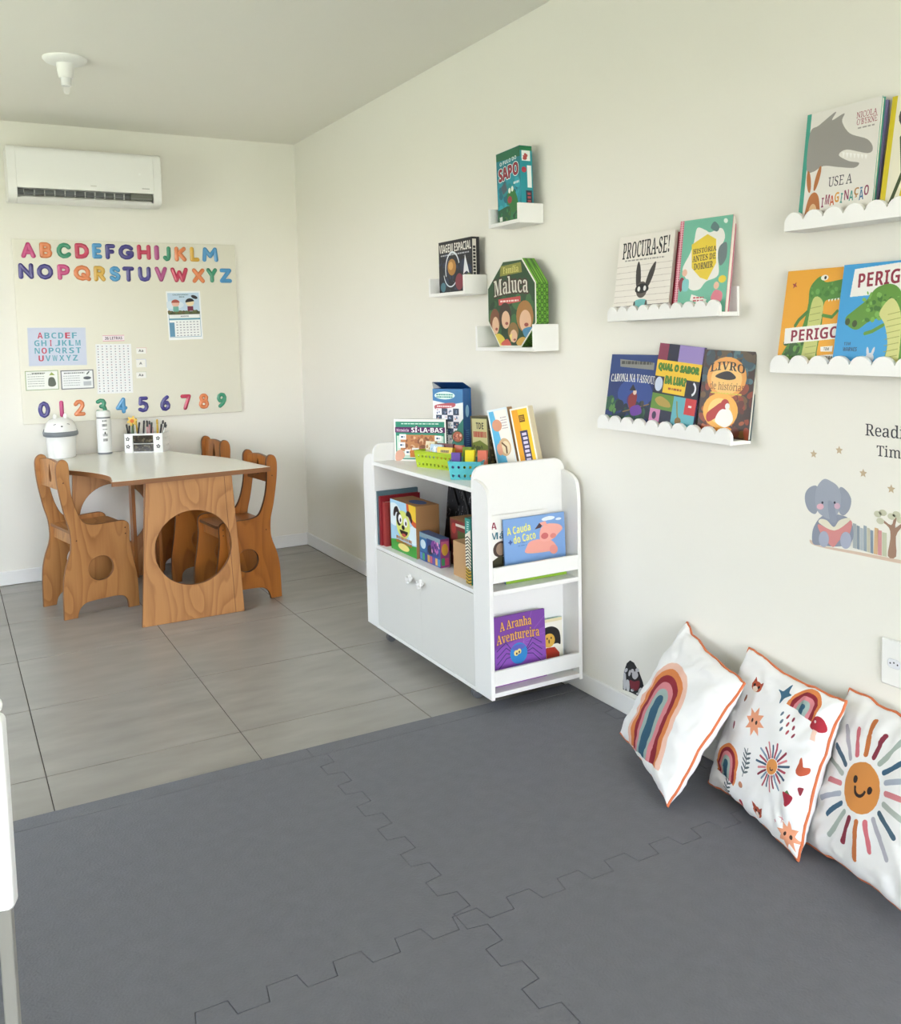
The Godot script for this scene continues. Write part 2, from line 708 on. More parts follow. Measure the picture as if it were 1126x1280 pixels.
func slab(called: String, c: Vector3, s: Vector3, m: Material) -> Node3D:
	var o := struct(called)
	part(called + "_body", block(s, m, 0.0, c), o)
	return o

func build_setting():
	# floor: grout bed with porcelain tiles; foam mats lie on it from z = 2.88 on
	var fl := struct("floor")
	part("grout_bed", block(Vector3(-RX + 0.3, 0.1, RZ + 0.3), M.grout, 0.0, Vector3(RX / 2, -0.0525, RZ / 2)), fl)
	var xs := [-0.012]
	for i in 7:
		xs.append(-0.5741 - 0.6 * i)
	var zs := [0.012]
	for i in 6:
		zs.append(0.2108 + 0.6 * i)
	for i in xs.size() - 1:
		for j in zs.size() - 1:
			var x0: float = maxf(xs[i + 1], RX)
			var x1: float = xs[i]
			if x1 - x0 < 0.02:
				continue
			var w := x1 - x0 - 0.0035
			var d: float = zs[j + 1] - zs[j] - 0.0035
			part("tile", block(Vector3(w, 0.006, d), M.tile, 0.0008, Vector3((x0 + x1) / 2, -0.003, (zs[j] + zs[j + 1]) / 2)), fl)
	part("screed", block(Vector3(-RX, 0.004, RZ - 3.21), M.grout, 0.0, Vector3(RX / 2, -0.002, (RZ + 3.21) / 2)), fl)
	slab("ceiling", Vector3(RX / 2, RH + 0.1, RZ / 2), Vector3(-RX + 0.4, 0.2, RZ + 0.4), M.ceiling)
	slab("wall_back", Vector3(RX / 2, RH / 2, -0.075), Vector3(-RX + 0.4, RH + 0.1, 0.15), M.wall)
	slab("wall_right", Vector3(0.075, RH / 2, RZ / 2), Vector3(0.15, RH + 0.1, RZ + 0.2), M.wall)
	# side wall with a wide garden window
	var wl := struct("wall_left")
	var wz0 := 1.15
	var wz1 := 2.7
	var wy0 := 0.95
	var wy1 := 2.15
	for b in [[-0.15, wz0, 0.0, RH + 0.05], [wz1, RZ + 0.15, 0.0, RH + 0.05], [wz0, wz1, 0.0, wy0], [wz0, wz1, wy1, RH + 0.05]]:
		part("wall_section", block(Vector3(0.15, b[3] - b[2], b[1] - b[0]), M.wall, 0.0, Vector3(RX - 0.075, (b[2] + b[3]) / 2, (b[0] + b[1]) / 2)), wl)
	var wn := struct("window_1")
	var wm := mat("e6e6e4", 0.35, 0.2)
	for b in [[wz0, wz0 + 0.05, wy0, wy1], [wz1 - 0.05, wz1, wy0, wy1], [wz0, wz1, wy0, wy0 + 0.05], [wz0, wz1, wy1 - 0.05, wy1], [(wz0 + wz1) / 2 - 0.025, (wz0 + wz1) / 2 + 0.025, wy0, wy1]]:
		part("frame", block(Vector3(0.08, b[3] - b[2], b[1] - b[0]), wm, 0.002, Vector3(RX - 0.075, (b[2] + b[3]) / 2, (b[0] + b[1]) / 2)), wn)
	# the wall behind the camera, with the wide garden door through which daylight comes
	var wf := struct("wall_front")
	var ox0 := -3.1
	var ox1 := -0.3
	var oh := 2.25
	for b in [[RX - 0.15, ox0, 0.0, RH + 0.05], [ox1, 0.15, 0.0, RH + 0.05], [ox0, ox1, oh, RH + 0.05]]:
		part("wall_section", block(Vector3(b[1] - b[0], b[3] - b[2], 0.15), M.wall, 0.0, Vector3((b[0] + b[1]) / 2, (b[2] + b[3]) / 2, RZ + 0.075)), wf)
	var dr := struct("door_1")
	var alu := mat("e6e6e4", 0.35, 0.2)
	for b in [[ox0, ox0 + 0.05, 0.0, oh], [ox1 - 0.05, ox1, 0.0, oh], [ox0, ox1, oh - 0.05, oh], [ox0, ox1, 0.0, 0.03]]:
		part("frame", block(Vector3(b[1] - b[0], b[3] - b[2], 0.1), alu, 0.002, Vector3((b[0] + b[1]) / 2, (b[2] + b[3]) / 2, RZ + 0.075)), dr)
	# paved terrace outside
	var tr := struct("garden_ground")
	part("lawn", block(Vector3(60, 0.1, 60), mat("c6bd9c", 0.9), 0.0, Vector3(-2, -0.17, 4)), tr)
	# baseboards
	var bb := struct("baseboard_back")
	part("board", block(Vector3(-RX, 0.078, 0.012), M.trim, 0.003, Vector3(RX / 2, 0.039, 0.006)), bb)
	var br := struct("baseboard_right")
	part("board", block(Vector3(0.012, 0.078, RZ), M.trim, 0.003, Vector3(-0.006, 0.039, RZ / 2)), br)
	# ceiling lamp holder
	var lamp := thing("ceiling_lampholder", "white round ceiling lamp holder with a small bare bulb", "lamp holder", Vector3(-1.447, RH, 1.329))
	part("canopy", turned([Vector2(0.0, -0.022), Vector2(0.055, -0.022), Vector2(0.078, -0.016), Vector2(0.087, -0.006), Vector2(0.087, 0.0), Vector2(0.0, 0.0)], M.plastic), lamp)
	part("socket", turned([Vector2(0.0, -0.08), Vector2(0.027, -0.08), Vector2(0.032, -0.06), Vector2(0.036, -0.02), Vector2(0.036, -0.015)], M.plastic), lamp)
	part("collar", turned([Vector2(0.0, -0.112), Vector2(0.018, -0.112), Vector2(0.02, -0.108), Vector2(0.021, -0.079)], mat("e8e8e6", 0.25)), lamp)
	var g := StandardMaterial3D.new()
	g.albedo_color = Color(1, 1, 1, 0.12)
	g.roughness = 0.02
	g.transparency = BaseMaterial3D.TRANSPARENCY_ALPHA
	part("bulb", turned([Vector2(0.001, -0.145), Vector2(0.009, -0.143), Vector2(0.014, -0.134), Vector2(0.014, -0.111)], g, 20), lamp)
	build_mats()

# foam puzzle mats; a toothed line runs along the seam at half-pitch steps
func toothed(a: Vector2, b: Vector2, phase: float, amp: float) -> Array:
	# points from a to b (axis-parallel); teeth swing to both sides of the line
	var along_x := absf(b.x - a.x) > absf(b.y - a.y)
	var s0 := a.x if along_x else a.y
	var s1 := b.x if along_x else b.y
	var lo := minf(s0, s1)
	var hi := maxf(s0, s1)
	var half := 1.0 / 14.0
	var base := a.y if along_x else a.x
	var pts := []
	var k := ceili((lo + 0.03 - phase) / half)
	var first := true
	var sg := 1.0
	while phase + k * half < hi - 0.03:
		var t := phase + k * half
		sg = 1.0 if posmod(k, 2) == 0 else -1.0
		if first:
			pts.append([lo, base - sg * amp])
			first = false
		pts.append([t - 0.004 * 1.0, base - sg * amp])
		pts.append([t + 0.004 * 1.0, base + sg * amp])
		k += 1
	pts.append([hi, base + sg * amp])
	if s0 > s1:
		pts.reverse()
	var out_ := []
	for p in pts:
		out_.append(Vector2(p[0], p[1]) if along_x else Vector2(p[1], p[0]))
	return out_

func mat_piece(called: String, label: String, cat: String, edges: Array, group: String):
	var ring := PackedVector2Array()
	var ne := edges.size()
	for i in ne:        # neighbouring edges meet where their end lines cross
		var e: Array = edges[i]
		var f: Array = edges[(i + 1) % ne]
		var along_x: bool = absf(e[-1].x - e[-2].x) > absf(e[-1].y - e[-2].y)
		var f_x: bool = absf(f[1].x - f[0].x) > absf(f[1].y - f[0].y)
		if along_x != f_x:
			var c := Vector2(f[0].x, e[-1].y) if along_x else Vector2(e[-1].x, f[0].y)
			e[-1] = c
			f[0] = c
	for e in edges:
		for p in e:
			if ring.size() == 0 or ring[ring.size() - 1].distance_to(p) > 0.001:
				ring.append(p)
	if ring[0].distance_to(ring[ring.size() - 1]) < 0.001:
		ring.remove_at(ring.size() - 1)
	ring = inset(ring, 0.0006)
	var lo := Vector2(1e9, 1e9)
	var hi := -lo
	for p in ring:
		lo = lo.min(p)
		hi = hi.max(p)
	var mid := (lo + hi) / 2
	var loc := PackedVector2Array()
	for p in ring:
		loc.append(p - mid)
	var o := thing(called, label, cat, Vector3(mid.x, 0, mid.y), Basis(), group)
	# outline (x, z) laid flat: x -> x, y -> z, z -> y
	part("foam_sheet", sheet(loc, [], 0.0005, 0.0148, M.foam, null, 0.0009, Basis(Vector3.RIGHT, Vector3.BACK, Vector3.UP)), o)

func build_mats():
	var A := 0.0235
	var cx := [-0.043, -1.021, -2.021, -3.021]
	var cz := [2.955, 3.919, 4.919, 5.919]
	var px := 3.919 + 0.5 / 14.0      # phase of the teeth along z
	var pz := -1.021 + 0.5 / 14.0      # phase along x
	var words := ["beside the white book cart", "between the book cart and the easel", "by the easel legs"]
	for i in 3:
		for j in 3:
			var x1: float = cx[i]
			var x0: float = cx[i + 1]
			var z0: float = cz[j]
			var z1: float = cz[j + 1]
			var c00 := Vector2(x0, z0)
			var c10 := Vector2(x1, z0)
			var c11 := Vector2(x1, z1)
			var c01 := Vector2(x0, z1)
			var lab: String = "grey foam puzzle mat tile at the tiled floor, " + words[i]
			if j == 1:
				lab = ["grey foam puzzle mat tile under the cushion with a smiling sun", "grey foam puzzle mat tile one row from the tiles, beside the easel", "grey foam puzzle mat tile one row from the tiles, under the easel"][i]
			elif j == 2:
				lab = "grey foam puzzle mat tile two rows from the tiles, " + ["along the baseboard", "in the middle row", "on the easel's side"][i]
			mat_piece("foam_mat_tile", lab, "play mat", [toothed(c00, c10, pz, A) if j > 0 else [c00, c10], toothed(c10, c11, px, A), toothed(c11, c01, pz, A), toothed(c01, c00, px, A)], "grey foam puzzle mat tiles")
		var e0 := [-1.04, -2.04, RX + 0.3][i] as float
		var e1 := [-0.0135, -1.04, -2.04][i] as float
		mat_piece("foam_mat_border", "thin straight foam border strip on the tiles, " + ["at the book cart", "between the cart and the easel", "beyond the easel"][i], "mat border", [[Vector2(e0, 2.884), Vector2(e1, 2.884)], [Vector2(e1, 2.884), Vector2(e1, cz[0])], [Vector2(e1, cz[0]), Vector2(e0, cz[0])], [Vector2(e0, cz[0]), Vector2(e0, 2.884)]], "straight mat border strips on the tiles")
	for j in 3:
		var z0: float = cz[j]
		var z1: float = cz[j + 1]
		mat_piece("foam_mat_border", "thin toothed foam border strip along the baseboard, " + ["under the mouse sticker", "behind the cushions", "past the cushions"][j], "mat border", [[Vector2(-0.0135, z1), Vector2(-0.0135, z0)], [Vector2(-0.0135, z0), Vector2(cx[0], z0)], toothed(Vector2(cx[0], z0), Vector2(cx[0], z1), px, A), [Vector2(cx[0], z1), Vector2(-0.0135, z1)]], "mat border strips along the baseboard")


# ================= table and chairs =================
func make_chair(label: String, at: Vector3, turn: float, k: float, wood: Material, edge: Material) -> Node3D:
	var t := thing("child_chair", label, "chair", at, yaw(turn), "small plywood chairs at the table")
	# side outline: x forward from the rear foot, y up
	var rear := spline([Vector2(0.0, 0.0), Vector2(0.004, 0.16), Vector2(0.018, 0.245), Vector2(0.042, 0.315), Vector2(0.05, 0.366), Vector2(0.045, 0.437), Vector2(0.027, 0.51), Vector2(0.011, 0.598), Vector2(0.002, 0.665), Vector2(0.0, 0.73), Vector2(0.012, 0.762), Vector2(0.036, 0.771), Vector2(0.055, 0.755), Vector2(0.06, 0.72), Vector2(0.059, 0.66), Vector2(0.064, 0.6), Vector2(0.079, 0.533), Vector2(0.104, 0.472), Vector2(0.131, 0.449), Vector2(0.185, 0.441), Vector2(0.262, 0.443), Vector2(0.306, 0.441), Vector2(0.328, 0.424), Vector2(0.331, 0.39), Vector2(0.33, 0.34), Vector2(0.343, 0.245), Vector2(0.36, 0.14), Vector2(0.362, 0.0)], 4)
	var low := spline([Vector2(0.309, 0.0), Vector2(0.305, 0.04), Vector2(0.285, 0.064), Vector2(0.25, 0.072), Vector2(0.2, 0.072), Vector2(0.125, 0.069), Vector2(0.092, 0.058), Vector2(0.072, 0.035), Vector2(0.062, 0.0)], 4)
	var ring := PackedVector2Array()
	for p in rear:
		ring.append(p * k)
	for p in low:
		ring.append(p * k)
	var hole := circle(Vector2(0.184, 0.224) * k, 0.06 * k, 28)
	var th := 0.018
	var wd := 0.335 * k
	for s in [-1.0, 1.0]:
		var z: float = s * (wd / 2 - th / 2)
		part("side_panel", sheet(ring, [hole], z - th / 2, z + th / 2, wood, edge, 0.0015), t)
	# seat and its two rails
	var st := begin()
	var seat := PackedVector2Array()
	for p in [Vector2(0.055, -wd / 2 + th), Vector2(0.315, -wd / 2 + th), Vector2(0.332, -wd / 2 + th + 0.03), Vector2(0.332, wd / 2 - th - 0.03), Vector2(0.315, wd / 2 - th), Vector2(0.055, wd / 2 - th)]:
		seat.append(Vector2(p.x * k, p.y))
	part("seat", sheet(seat, [], 0.405 * k, 0.42 * k, wood, edge, 0.002, Basis(Vector3.RIGHT, Vector3.BACK, Vector3.UP)), t)
	cbox(st, Vector3(0.295 * k, 0.375 * k, 0), Vector3(0.016, 0.055, wd - 2 * th), 0.0015)
	part("seat_rail", done([[st, wood]]), t)
	part("seat_rail", block(Vector3(0.016, 0.055, wd - 2 * th), wood, 0.0015, Vector3(0.075 * k, 0.375 * k, 0)), t)
	# back rest board with a drop-shaped hand hole
	var iw := wd / 2 - th
	var drop := PackedVector2Array()
	for p in spline([Vector2(0.0, 0.055), Vector2(0.010, 0.025), Vector2(0.022, -0.01), Vector2(0.016, -0.038), Vector2(0.0, -0.046), Vector2(-0.016, -0.038), Vector2(-0.022, -0.01), Vector2(-0.010, 0.025)], 4, true):
		drop.append(p * k * 0.85)
	var bo := PackedVector2Array([Vector2(-iw, -0.07 * k), Vector2(iw, -0.07 * k)])
	for p in spline([Vector2(iw, 0.06 * k), Vector2(0, 0.073 * k), Vector2(-iw, 0.06 * k)], 5):
		bo.append(p)
	# outline x -> -z, y -> up along the post
	part("backrest", sheet(bo, [drop], -0.008, 0.008, wood, edge, 0.0015, Basis(Vector3.FORWARD, Vector3(-0.02, 1, 0).normalized(), Vector3.LEFT)), t, Vector3(0.03 * k, 0.69 * k, 0))
	# screws
	for s in [-1.0, 1.0]:
		for p in [Vector2(0.31, 0.375), Vector2(0.31, 0.405), Vector2(0.075, 0.375), Vector2(0.03, 0.66)]:
			part("screw", turned([Vector2(0.0, 0.0007), Vector2(0.0035, 0.0005), Vector2(0.0038, 0.0)], M.edge_dark, 8), t, Vector3(p.x * k, p.y * k, s * wd / 2), Basis(Vector3.RIGHT, s * PI / 2))
	return t

func build_table_area():
	# --- table ---
	var t := thing("activity_table", "plywood activity table with white laminate top and a round-holed front leg panel", "table", Vector3(-1.0, 0, 0.65))
	var o := Vector2(1.0, -0.65)
	var ring := PackedVector2Array()
	var loops := [Vector2(-1.335, 1.205), Vector2(-1.31, 1.25), Vector2(-0.97, 1.236), Vector2(-0.64, 1.222), Vector2(-0.612, 1.19), Vector2(-0.632, 1.05), Vector2(-0.652, 0.9), Vector2(-0.70, 0.7), Vector2(-0.785, 0.5), Vector2(-0.862, 0.27), Vector2(-0.895, 0.06), Vector2(-0.92, 0.035), Vector2(-1.2, 0.03), Vector2(-1.48, 0.03), Vector2(-1.52, 0.07), Vector2(-1.535, 0.3), Vector2(-1.54, 0.52), Vector2(-1.535, 0.60), Vector2(-1.5, 0.662), Vector2(-1.45, 0.725), Vector2(-1.37, 0.88), Vector2(-1.325, 1.05)]
	for p in spline(loops, 4, true):
		ring.append(p + o)
	var flat := Basis(Vector3.RIGHT, Vector3.BACK, Vector3.UP)
	part("table_top", sheet(ring, [], 0.672, 0.694, M.wood_dark, M.edge, 0.0, flat), t)
	part("laminate_sheet", sheet(inset(ring, 0.0015), [], 0.694, 0.6955, M.laminate, M.laminate, 0.0004, flat), t)
	# front leg panel, tapered, with a large round hole, and its side cheeks
	var fr := PackedVector2Array([Vector2(-0.242, 0.0), Vector2(0.236, 0.0), Vector2(0.202, 0.672), Vector2(-0.196, 0.672)])
	part("leg_panel", sheet(fr, [circle(Vector2(0.008, 0.345), 0.178, 48)], 0.557, 0.575, M.wood, M.edge, 0.0012), t)
	var ck := PackedVector2Array([Vector2(0.0, 0.0), Vector2(0.075, 0.0), Vector2(0.075, 0.672), Vector2(0.0, 0.672)])
	for s in [-1.0, 1.0]:
		var sx := Vector3(0.215 * s, 0, 0.557)
		var bs := Basis(Vector3.FORWARD, Vector3(-0.055 * s, 1, 0).normalized(), Vector3.RIGHT)
		part("cheek", sheet(ck, [], -0.009, 0.009, M.wood_dark, M.edge_dark, 0.0012, bs), t, sx)
	var sl := PackedVector2Array([Vector2(0.192, 0.0), Vector2(0.194, 0.0), Vector2(0.166, 0.672), Vector2(0.164, 0.672)])
	part("joint_strip", sheet(sl, [], 0.5746, 0.5754, M.edge_dark), t)
	# rear leg panel, and the one across
	part("leg_panel", sheet(PackedVector2Array([Vector2(-0.24, 0.0), Vector2(0.24, 0.0), Vector2(0.2, 0.672), Vector2(-0.2, 0.672)]), [circle(Vector2(0.0, 0.36), 0.178, 48)], -0.009, 0.009, M.wood, M.edge, 0.0012), t, Vector3(-0.19, 0, -0.45))
	part("stretcher", block(Vector3(0.018, 0.66, 0.09), M.wood_dark, 0.0015), t, Vector3(-0.1, 0.34, -0.4))
	part("stretcher", block(Vector3(0.018, 0.66, 0.10), M.wood_dark, 0.0015), t, Vector3(0.03, 0.34, -0.39))
	part("under_rail", block(Vector3(0.018, 0.09, 0.95), M.wood_dark, 0.0015), t, Vector3(-0.04, 0.627, 0.07))
	# --- chairs ---
	make_chair("light plywood child chair on its own side of the table", Vector3(-1.572, 0, 0.737), deg_to_rad(11.5), 1.0, M.wood, M.edge)
	make_chair("brown varnished plywood child chair beside the front leg panel of the table", Vector3(-0.545, 0, 0.92), PI + deg_to_rad(6.0), 0.955, M.wood_dark, M.edge_dark)
	make_chair("brown varnished plywood child chair tucked behind the table near the wall", Vector3(-0.61, 0, 0.29), PI + deg_to_rad(5.0), 0.985, M.wood_dark, M.edge_dark)
	# --- small bin with an animal-face lid ---
	var ty := 0.6955
	var grey := mat("7d8288", 0.5)
	var b := thing("desk_bin", "small white round bin with a sleeping animal face on its lid", "bin", Vector3(-1.43, ty, 0.115))
	part("body", turned([Vector2(0.0, 0.0), Vector2(0.066, 0.0), Vector2(0.07, 0.004), Vector2(0.077, 0.125), Vector2(0.0, 0.125)], M.plastic), b)
	part("band", turned([Vector2(0.08, 0.118), Vector2(0.088, 0.122), Vector2(0.09, 0.132), Vector2(0.088, 0.142), Vector2(0.08, 0.146)], grey), b)
	var lid := part("lid", turned([Vector2(0.083, 0.14), Vector2(0.08, 0.165), Vector2(0.071, 0.19), Vector2(0.055, 0.208), Vector2(0.03, 0.217), Vector2(0.0, 0.22)], M.plastic), b)
	for s in [-1.0, 1.0]:
		part("ear", ball(Vector3(s * 0.026, 0.225, 0.02), Vector3(0.011, 0.018, 0.007), M.plastic, 12), lid)
		var eye := []
		for i in 7:
			var an: float = PI * (0.15 + 0.7 * i / 6.0)
			eye.append(Vector3(s * 0.03 + cos(an) * 0.011, 0.18 + sin(an) * 0.007, 0.0655))
		part("eye", pipe(eye, 0.0016, M.black, 6), lid)
	part("nose", ball(Vector3(0, 0.174, 0.075), Vector3(0.006, 0.005, 0.003), M.black, 10), lid)
	var hd := []
	for i in 9:
		var an := PI * i / 8.0
		hd.append(Vector3(-cos(an) * 0.087, 0.135 + sin(an) * 0.055, -0.02))
	part("handle", pipe(hd, 0.003, grey, 6), b)
	# --- flask ---
	var f := thing("drinking_flask", "tall white flask with small black print on the table", "bottle", Vector3(-1.205, ty, 0.10))
	part("base", turned([Vector2(0.0, 0.0), Vector2(0.037, 0.0), Vector2(0.0385, 0.002), Vector2(0.0385, 0.008), Vector2(0.0375, 0.009)], grey), f)
	var pic := Pic.new(512, 0.75, "f2f2f0")
	var pr := RandomNumberGenerator.new()
	pr.seed = 77
	for k in 6:
		var px := 0.2
		while px < 0.3:
			var l := pr.randf_range(0.004, 0.012)
			pic.rect(px, 0.2 + 0.04 * k, l, 0.022 if k != 3 else 0.008, "202022")
			px += l + pr.randf_range(0.003, 0.01)
	pic.ell(0.25, 0.355, 0.014, 0.012, "202022")
	pic.rows(0.23, 0.66, 0.04, 1, 0.02, 0.008, "8a8a8a")
	part("body", turned([Vector2(0.0375, 0.009), Vector2(0.038, 0.02), Vector2(0.038, 0.19), Vector2(0.037, 0.2)], printed(pic, 0.35), 40), f)
	part("collar", turned([Vector2(0.037, 0.2), Vector2(0.0355, 0.202), Vector2(0.0355, 0.207), Vector2(0.037, 0.209)], mat("6a6f73", 0.4), 32), f)
	part("cap", turned([Vector2(0.0375, 0.208), Vector2(0.038, 0.213), Vector2(0.0375, 0.235), Vector2(0.033, 0.242), Vector2(0.0, 0.243)], mat("e9ebe8", 0.35), 32), f)
	# --- desk organiser with drawers, and the pens in it ---
	var OG := Vector3(-0.985, ty, 0.15)
	var g := thing("desk_organizer", "white desk organizer box with two dark drawer windows holding pens", "organizer", OG, yaw(-0.52))
	var oh := 0.108
	var wl := 0.003
	for s in [-1.0, 1.0]:
		var hs := []
		for k in 3:
			for l in 2:
				hs.append(circle(Vector2(-0.03 + 0.03 * k, 0.035 + 0.04 * l), 0.008, 10))
		part("side_panel", sheet(rrect(-0.06, 0.0, 0.06, oh, 0.004, 3), hs, -wl / 2, wl / 2, M.plastic, null, 0.0, Basis(Vector3.FORWARD, Vector3.UP, Vector3.RIGHT)), g, Vector3(s * 0.107, 0, 0))
	part("back_panel", block(Vector3(0.21, oh, wl), M.plastic, 0.0005, Vector3(0, oh / 2, -0.058)), g)
	part("bottom", block(Vector3(0.21, wl, 0.118), M.plastic, 0.0005, Vector3(0, wl / 2, 0)), g)
	part("tray_floor", block(Vector3(0.21, wl, 0.118), M.plastic, 0.0005, Vector3(0, 0.05, 0)), g)
	part("front_frame", sheet(rrect(-0.108, 0.0, 0.108, oh, 0.003, 3), [PackedVector2Array([Vector2(-0.06, 0.006), Vector2(0.055, 0.006), Vector2(0.055, 0.098), Vector2(-0.06, 0.098)])], 0.057, 0.06, M.plastic), g)
	for k in 2:
		var p2 := Pic.new(128, 0.4, "3a342c")
		p2.specks(60, 0, 0, 1, 0.4, 0.02, 0.07, ["57503f", "2a2622", "6c6552", "474030"], 20 + k)
		var dm := printed(p2, 0.15)
		var dw := part("drawer", block(Vector3(0.112, 0.042, 0.1), mat("2e2a26", 0.3), 0.001), g, Vector3(-0.0025, 0.0275 + 0.047 * k, 0.006))
		var q := begin()
		face(q, [Vector3(-0.055, 0.02, 0.0505), Vector3(0.055, 0.02, 0.0505), Vector3(0.055, -0.02, 0.0505), Vector3(-0.055, -0.02, 0.0505)], Vector3.BACK, [Vector2(0, 0), Vector2(1, 0), Vector2(1, 1), Vector2(0, 1)])
		part("window", done([[q, dm]]), dw)
	for p in [[-0.088, 0.078], [-0.088, 0.035], [0.082, 0.08], [0.082, 0.035]]:
		var rs := PackedVector2Array()
		for i in 20:
			rs.append(Vector2.from_angle(TAU * i / 20) * (0.012 if i % 4 < 2 else 0.008))
		part("print", sheet(rs, [circle(Vector2.ZERO, 0.004, 10)], 0.0, 0.0004, mat("3a3a3c", 0.6)), g, Vector3(p[0], p[1], 0.0601))
	var pens := [["black pen standing in the white organizer", "202024", [[-0.095, 0.03, 0.15, -0.25], [-0.085, 0.04, 0.14, 0.12], [-0.075, 0.0, 0.16, -0.1], [-0.04, 0.03, 0.165, 0.35], [-0.03, -0.03, 0.17, 0.2], [0.03, 0.02, 0.16, 0.25], [0.085, 0.03, 0.15, 0.4], [0.092, 0.0, 0.16, 0.5]]],
		["yellow pencil standing in the white organizer", "e0b93a", [[0.06, 0.0, 0.18, 0.05], [0.07, 0.02, 0.175, -0.05], [-0.06, -0.02, 0.19, -0.15]]],
		["white pen standing in the white organizer", "e6e6e2", [[0.075, -0.03, 0.17, 0.3], [0.0, -0.02, 0.17, -0.1], [0.1, 0.03, 0.15, 0.75]]],
		["pink pen standing in the white organizer", "e0a9ad", [[0.01, 0.02, 0.15, 0.05], [0.02, 0.0, 0.17, -0.08]]],
		["green pen standing in the white organizer", "8fae8b", [[-0.09, -0.02, 0.18, 0.05]]]]
	for e in pens:
		for q in e[2]:
			var pn := thing("pen", e[0], "pen", OG + yaw(-0.52) * Vector3(q[0] - sin(q[3]) * 0.02, 0.052, q[1]), yaw(-0.52) * Basis(Vector3.BACK, -q[3] * 0.45), "pens in the desk organizer")
			part("barrel", turned([Vector2(0.0, 0.0), Vector2(0.0045, 0.002), Vector2(0.005, 0.01), Vector2(0.005, q[2] * 0.62)], mat(e[1], 0.4), 8), pn)
			part("pen_cap", turned([Vector2(0.0055, q[2] * 0.6), Vector2(0.0055, q[2] * 0.7), Vector2(0.003, q[2] * 0.72), Vector2(0.0, q[2] * 0.725)], mat("1c1c20" if e[1] != "e0b93a" else "caa02c", 0.4), 8), pn)
	var hg := thing("hand_gel_bottle", "small clear gel bottle with pink label among the pens", "bottle", OG + yaw(-0.52) * Vector3(0.01, 0.052, -0.03))
	part("body", turned([Vector2(0.0, 0.0), Vector2(0.016, 0.0), Vector2(0.017, 0.004), Vector2(0.017, 0.08), Vector2(0.008, 0.092)], mat("eac8cc", 0.25), 16), hg)
	part("cap", turned([Vector2(0.009, 0.09), Vector2(0.009, 0.112), Vector2(0.0, 0.113)], mat("f0efee", 0.3), 12), hg)
	var fw := thing("paper_flower", "yellow and orange paper flower on a stick in the organizer", "paper flower", OG + yaw(-0.52) * Vector3(-0.06, 0.052, 0.02), yaw(-0.52) * Basis(Vector3.BACK, 0.1))
	part("stick", pipe([Vector3.ZERO, Vector3(0, 0.12, 0)], 0.002, mat("7f9a5c", 0.6), 6), fw)
	var pt := PackedVector2Array()
	for i in 24:
		pt.append(Vector2.from_angle(TAU * i / 24) * (0.03 if i % 4 < 2 else 0.019))
	part("petals", sheet(pt, [], -0.001, 0.001, mat("e6c35f", 0.7)), fw, Vector3(0, 0.125, 0))
	part("flower_center", sheet(circle(Vector2.ZERO, 0.011, 14), [], 0.001, 0.003, mat("d9702f", 0.7)), fw, Vector3(0, 0.125, 0))


# ================= books and game boxes =================
# a book standing at `at` (middle of its bottom edge), front to local +z
func book(label: String, s: Vector3, front: Material, spine: String, at: Vector3, b: Basis, group := "", called := "picture_book", soft := false) -> Node3D:
	var t := thing(called, label, "book", at, b, group)
	var sm := mat(spine, 0.45)
	var cv := 0.0008 if soft else 0.002
	var c := carton(Vector3(s.x, s.y, cv), sm, {"front": front})
	part("front_cover", c, t, Vector3(0, 0, s.z / 2 - cv / 2))
	part("back_cover", carton(Vector3(s.x, s.y, cv), sm), t, Vector3(0, 0, -s.z / 2 + cv / 2))
	part("spine", carton(Vector3(cv, s.y, s.z - 2 * cv), sm), t, Vector3(-s.x / 2 + cv / 2, 0, 0))
	var g := 0.0 if soft else 0.003
	part("pages", carton(Vector3(s.x - cv - g, s.y - 2 * g, s.z - 2 * cv), M.pages), t, Vector3(cv / 2 - g / 2 + 0.0001, g, 0))
	return t

func game_box(label: String, s: Vector3, rest: Material, pics: Dictionary, at: Vector3, b: Basis, group := "", called := "game_box", flap := false) -> Node3D:
	var t := thing(called, label, "box", at, b, group)
	part("box_body", carton(s, rest, pics), t)
	if flap:      # tuck flap line: the lid sits a hair proud of the walls
		part("flap", block(Vector3(s.x + 0.0012, 0.0012, s.z + 0.0012), rest, 0.0003, Vector3(0, s.y + 0.0006, 0)), t)
	return t

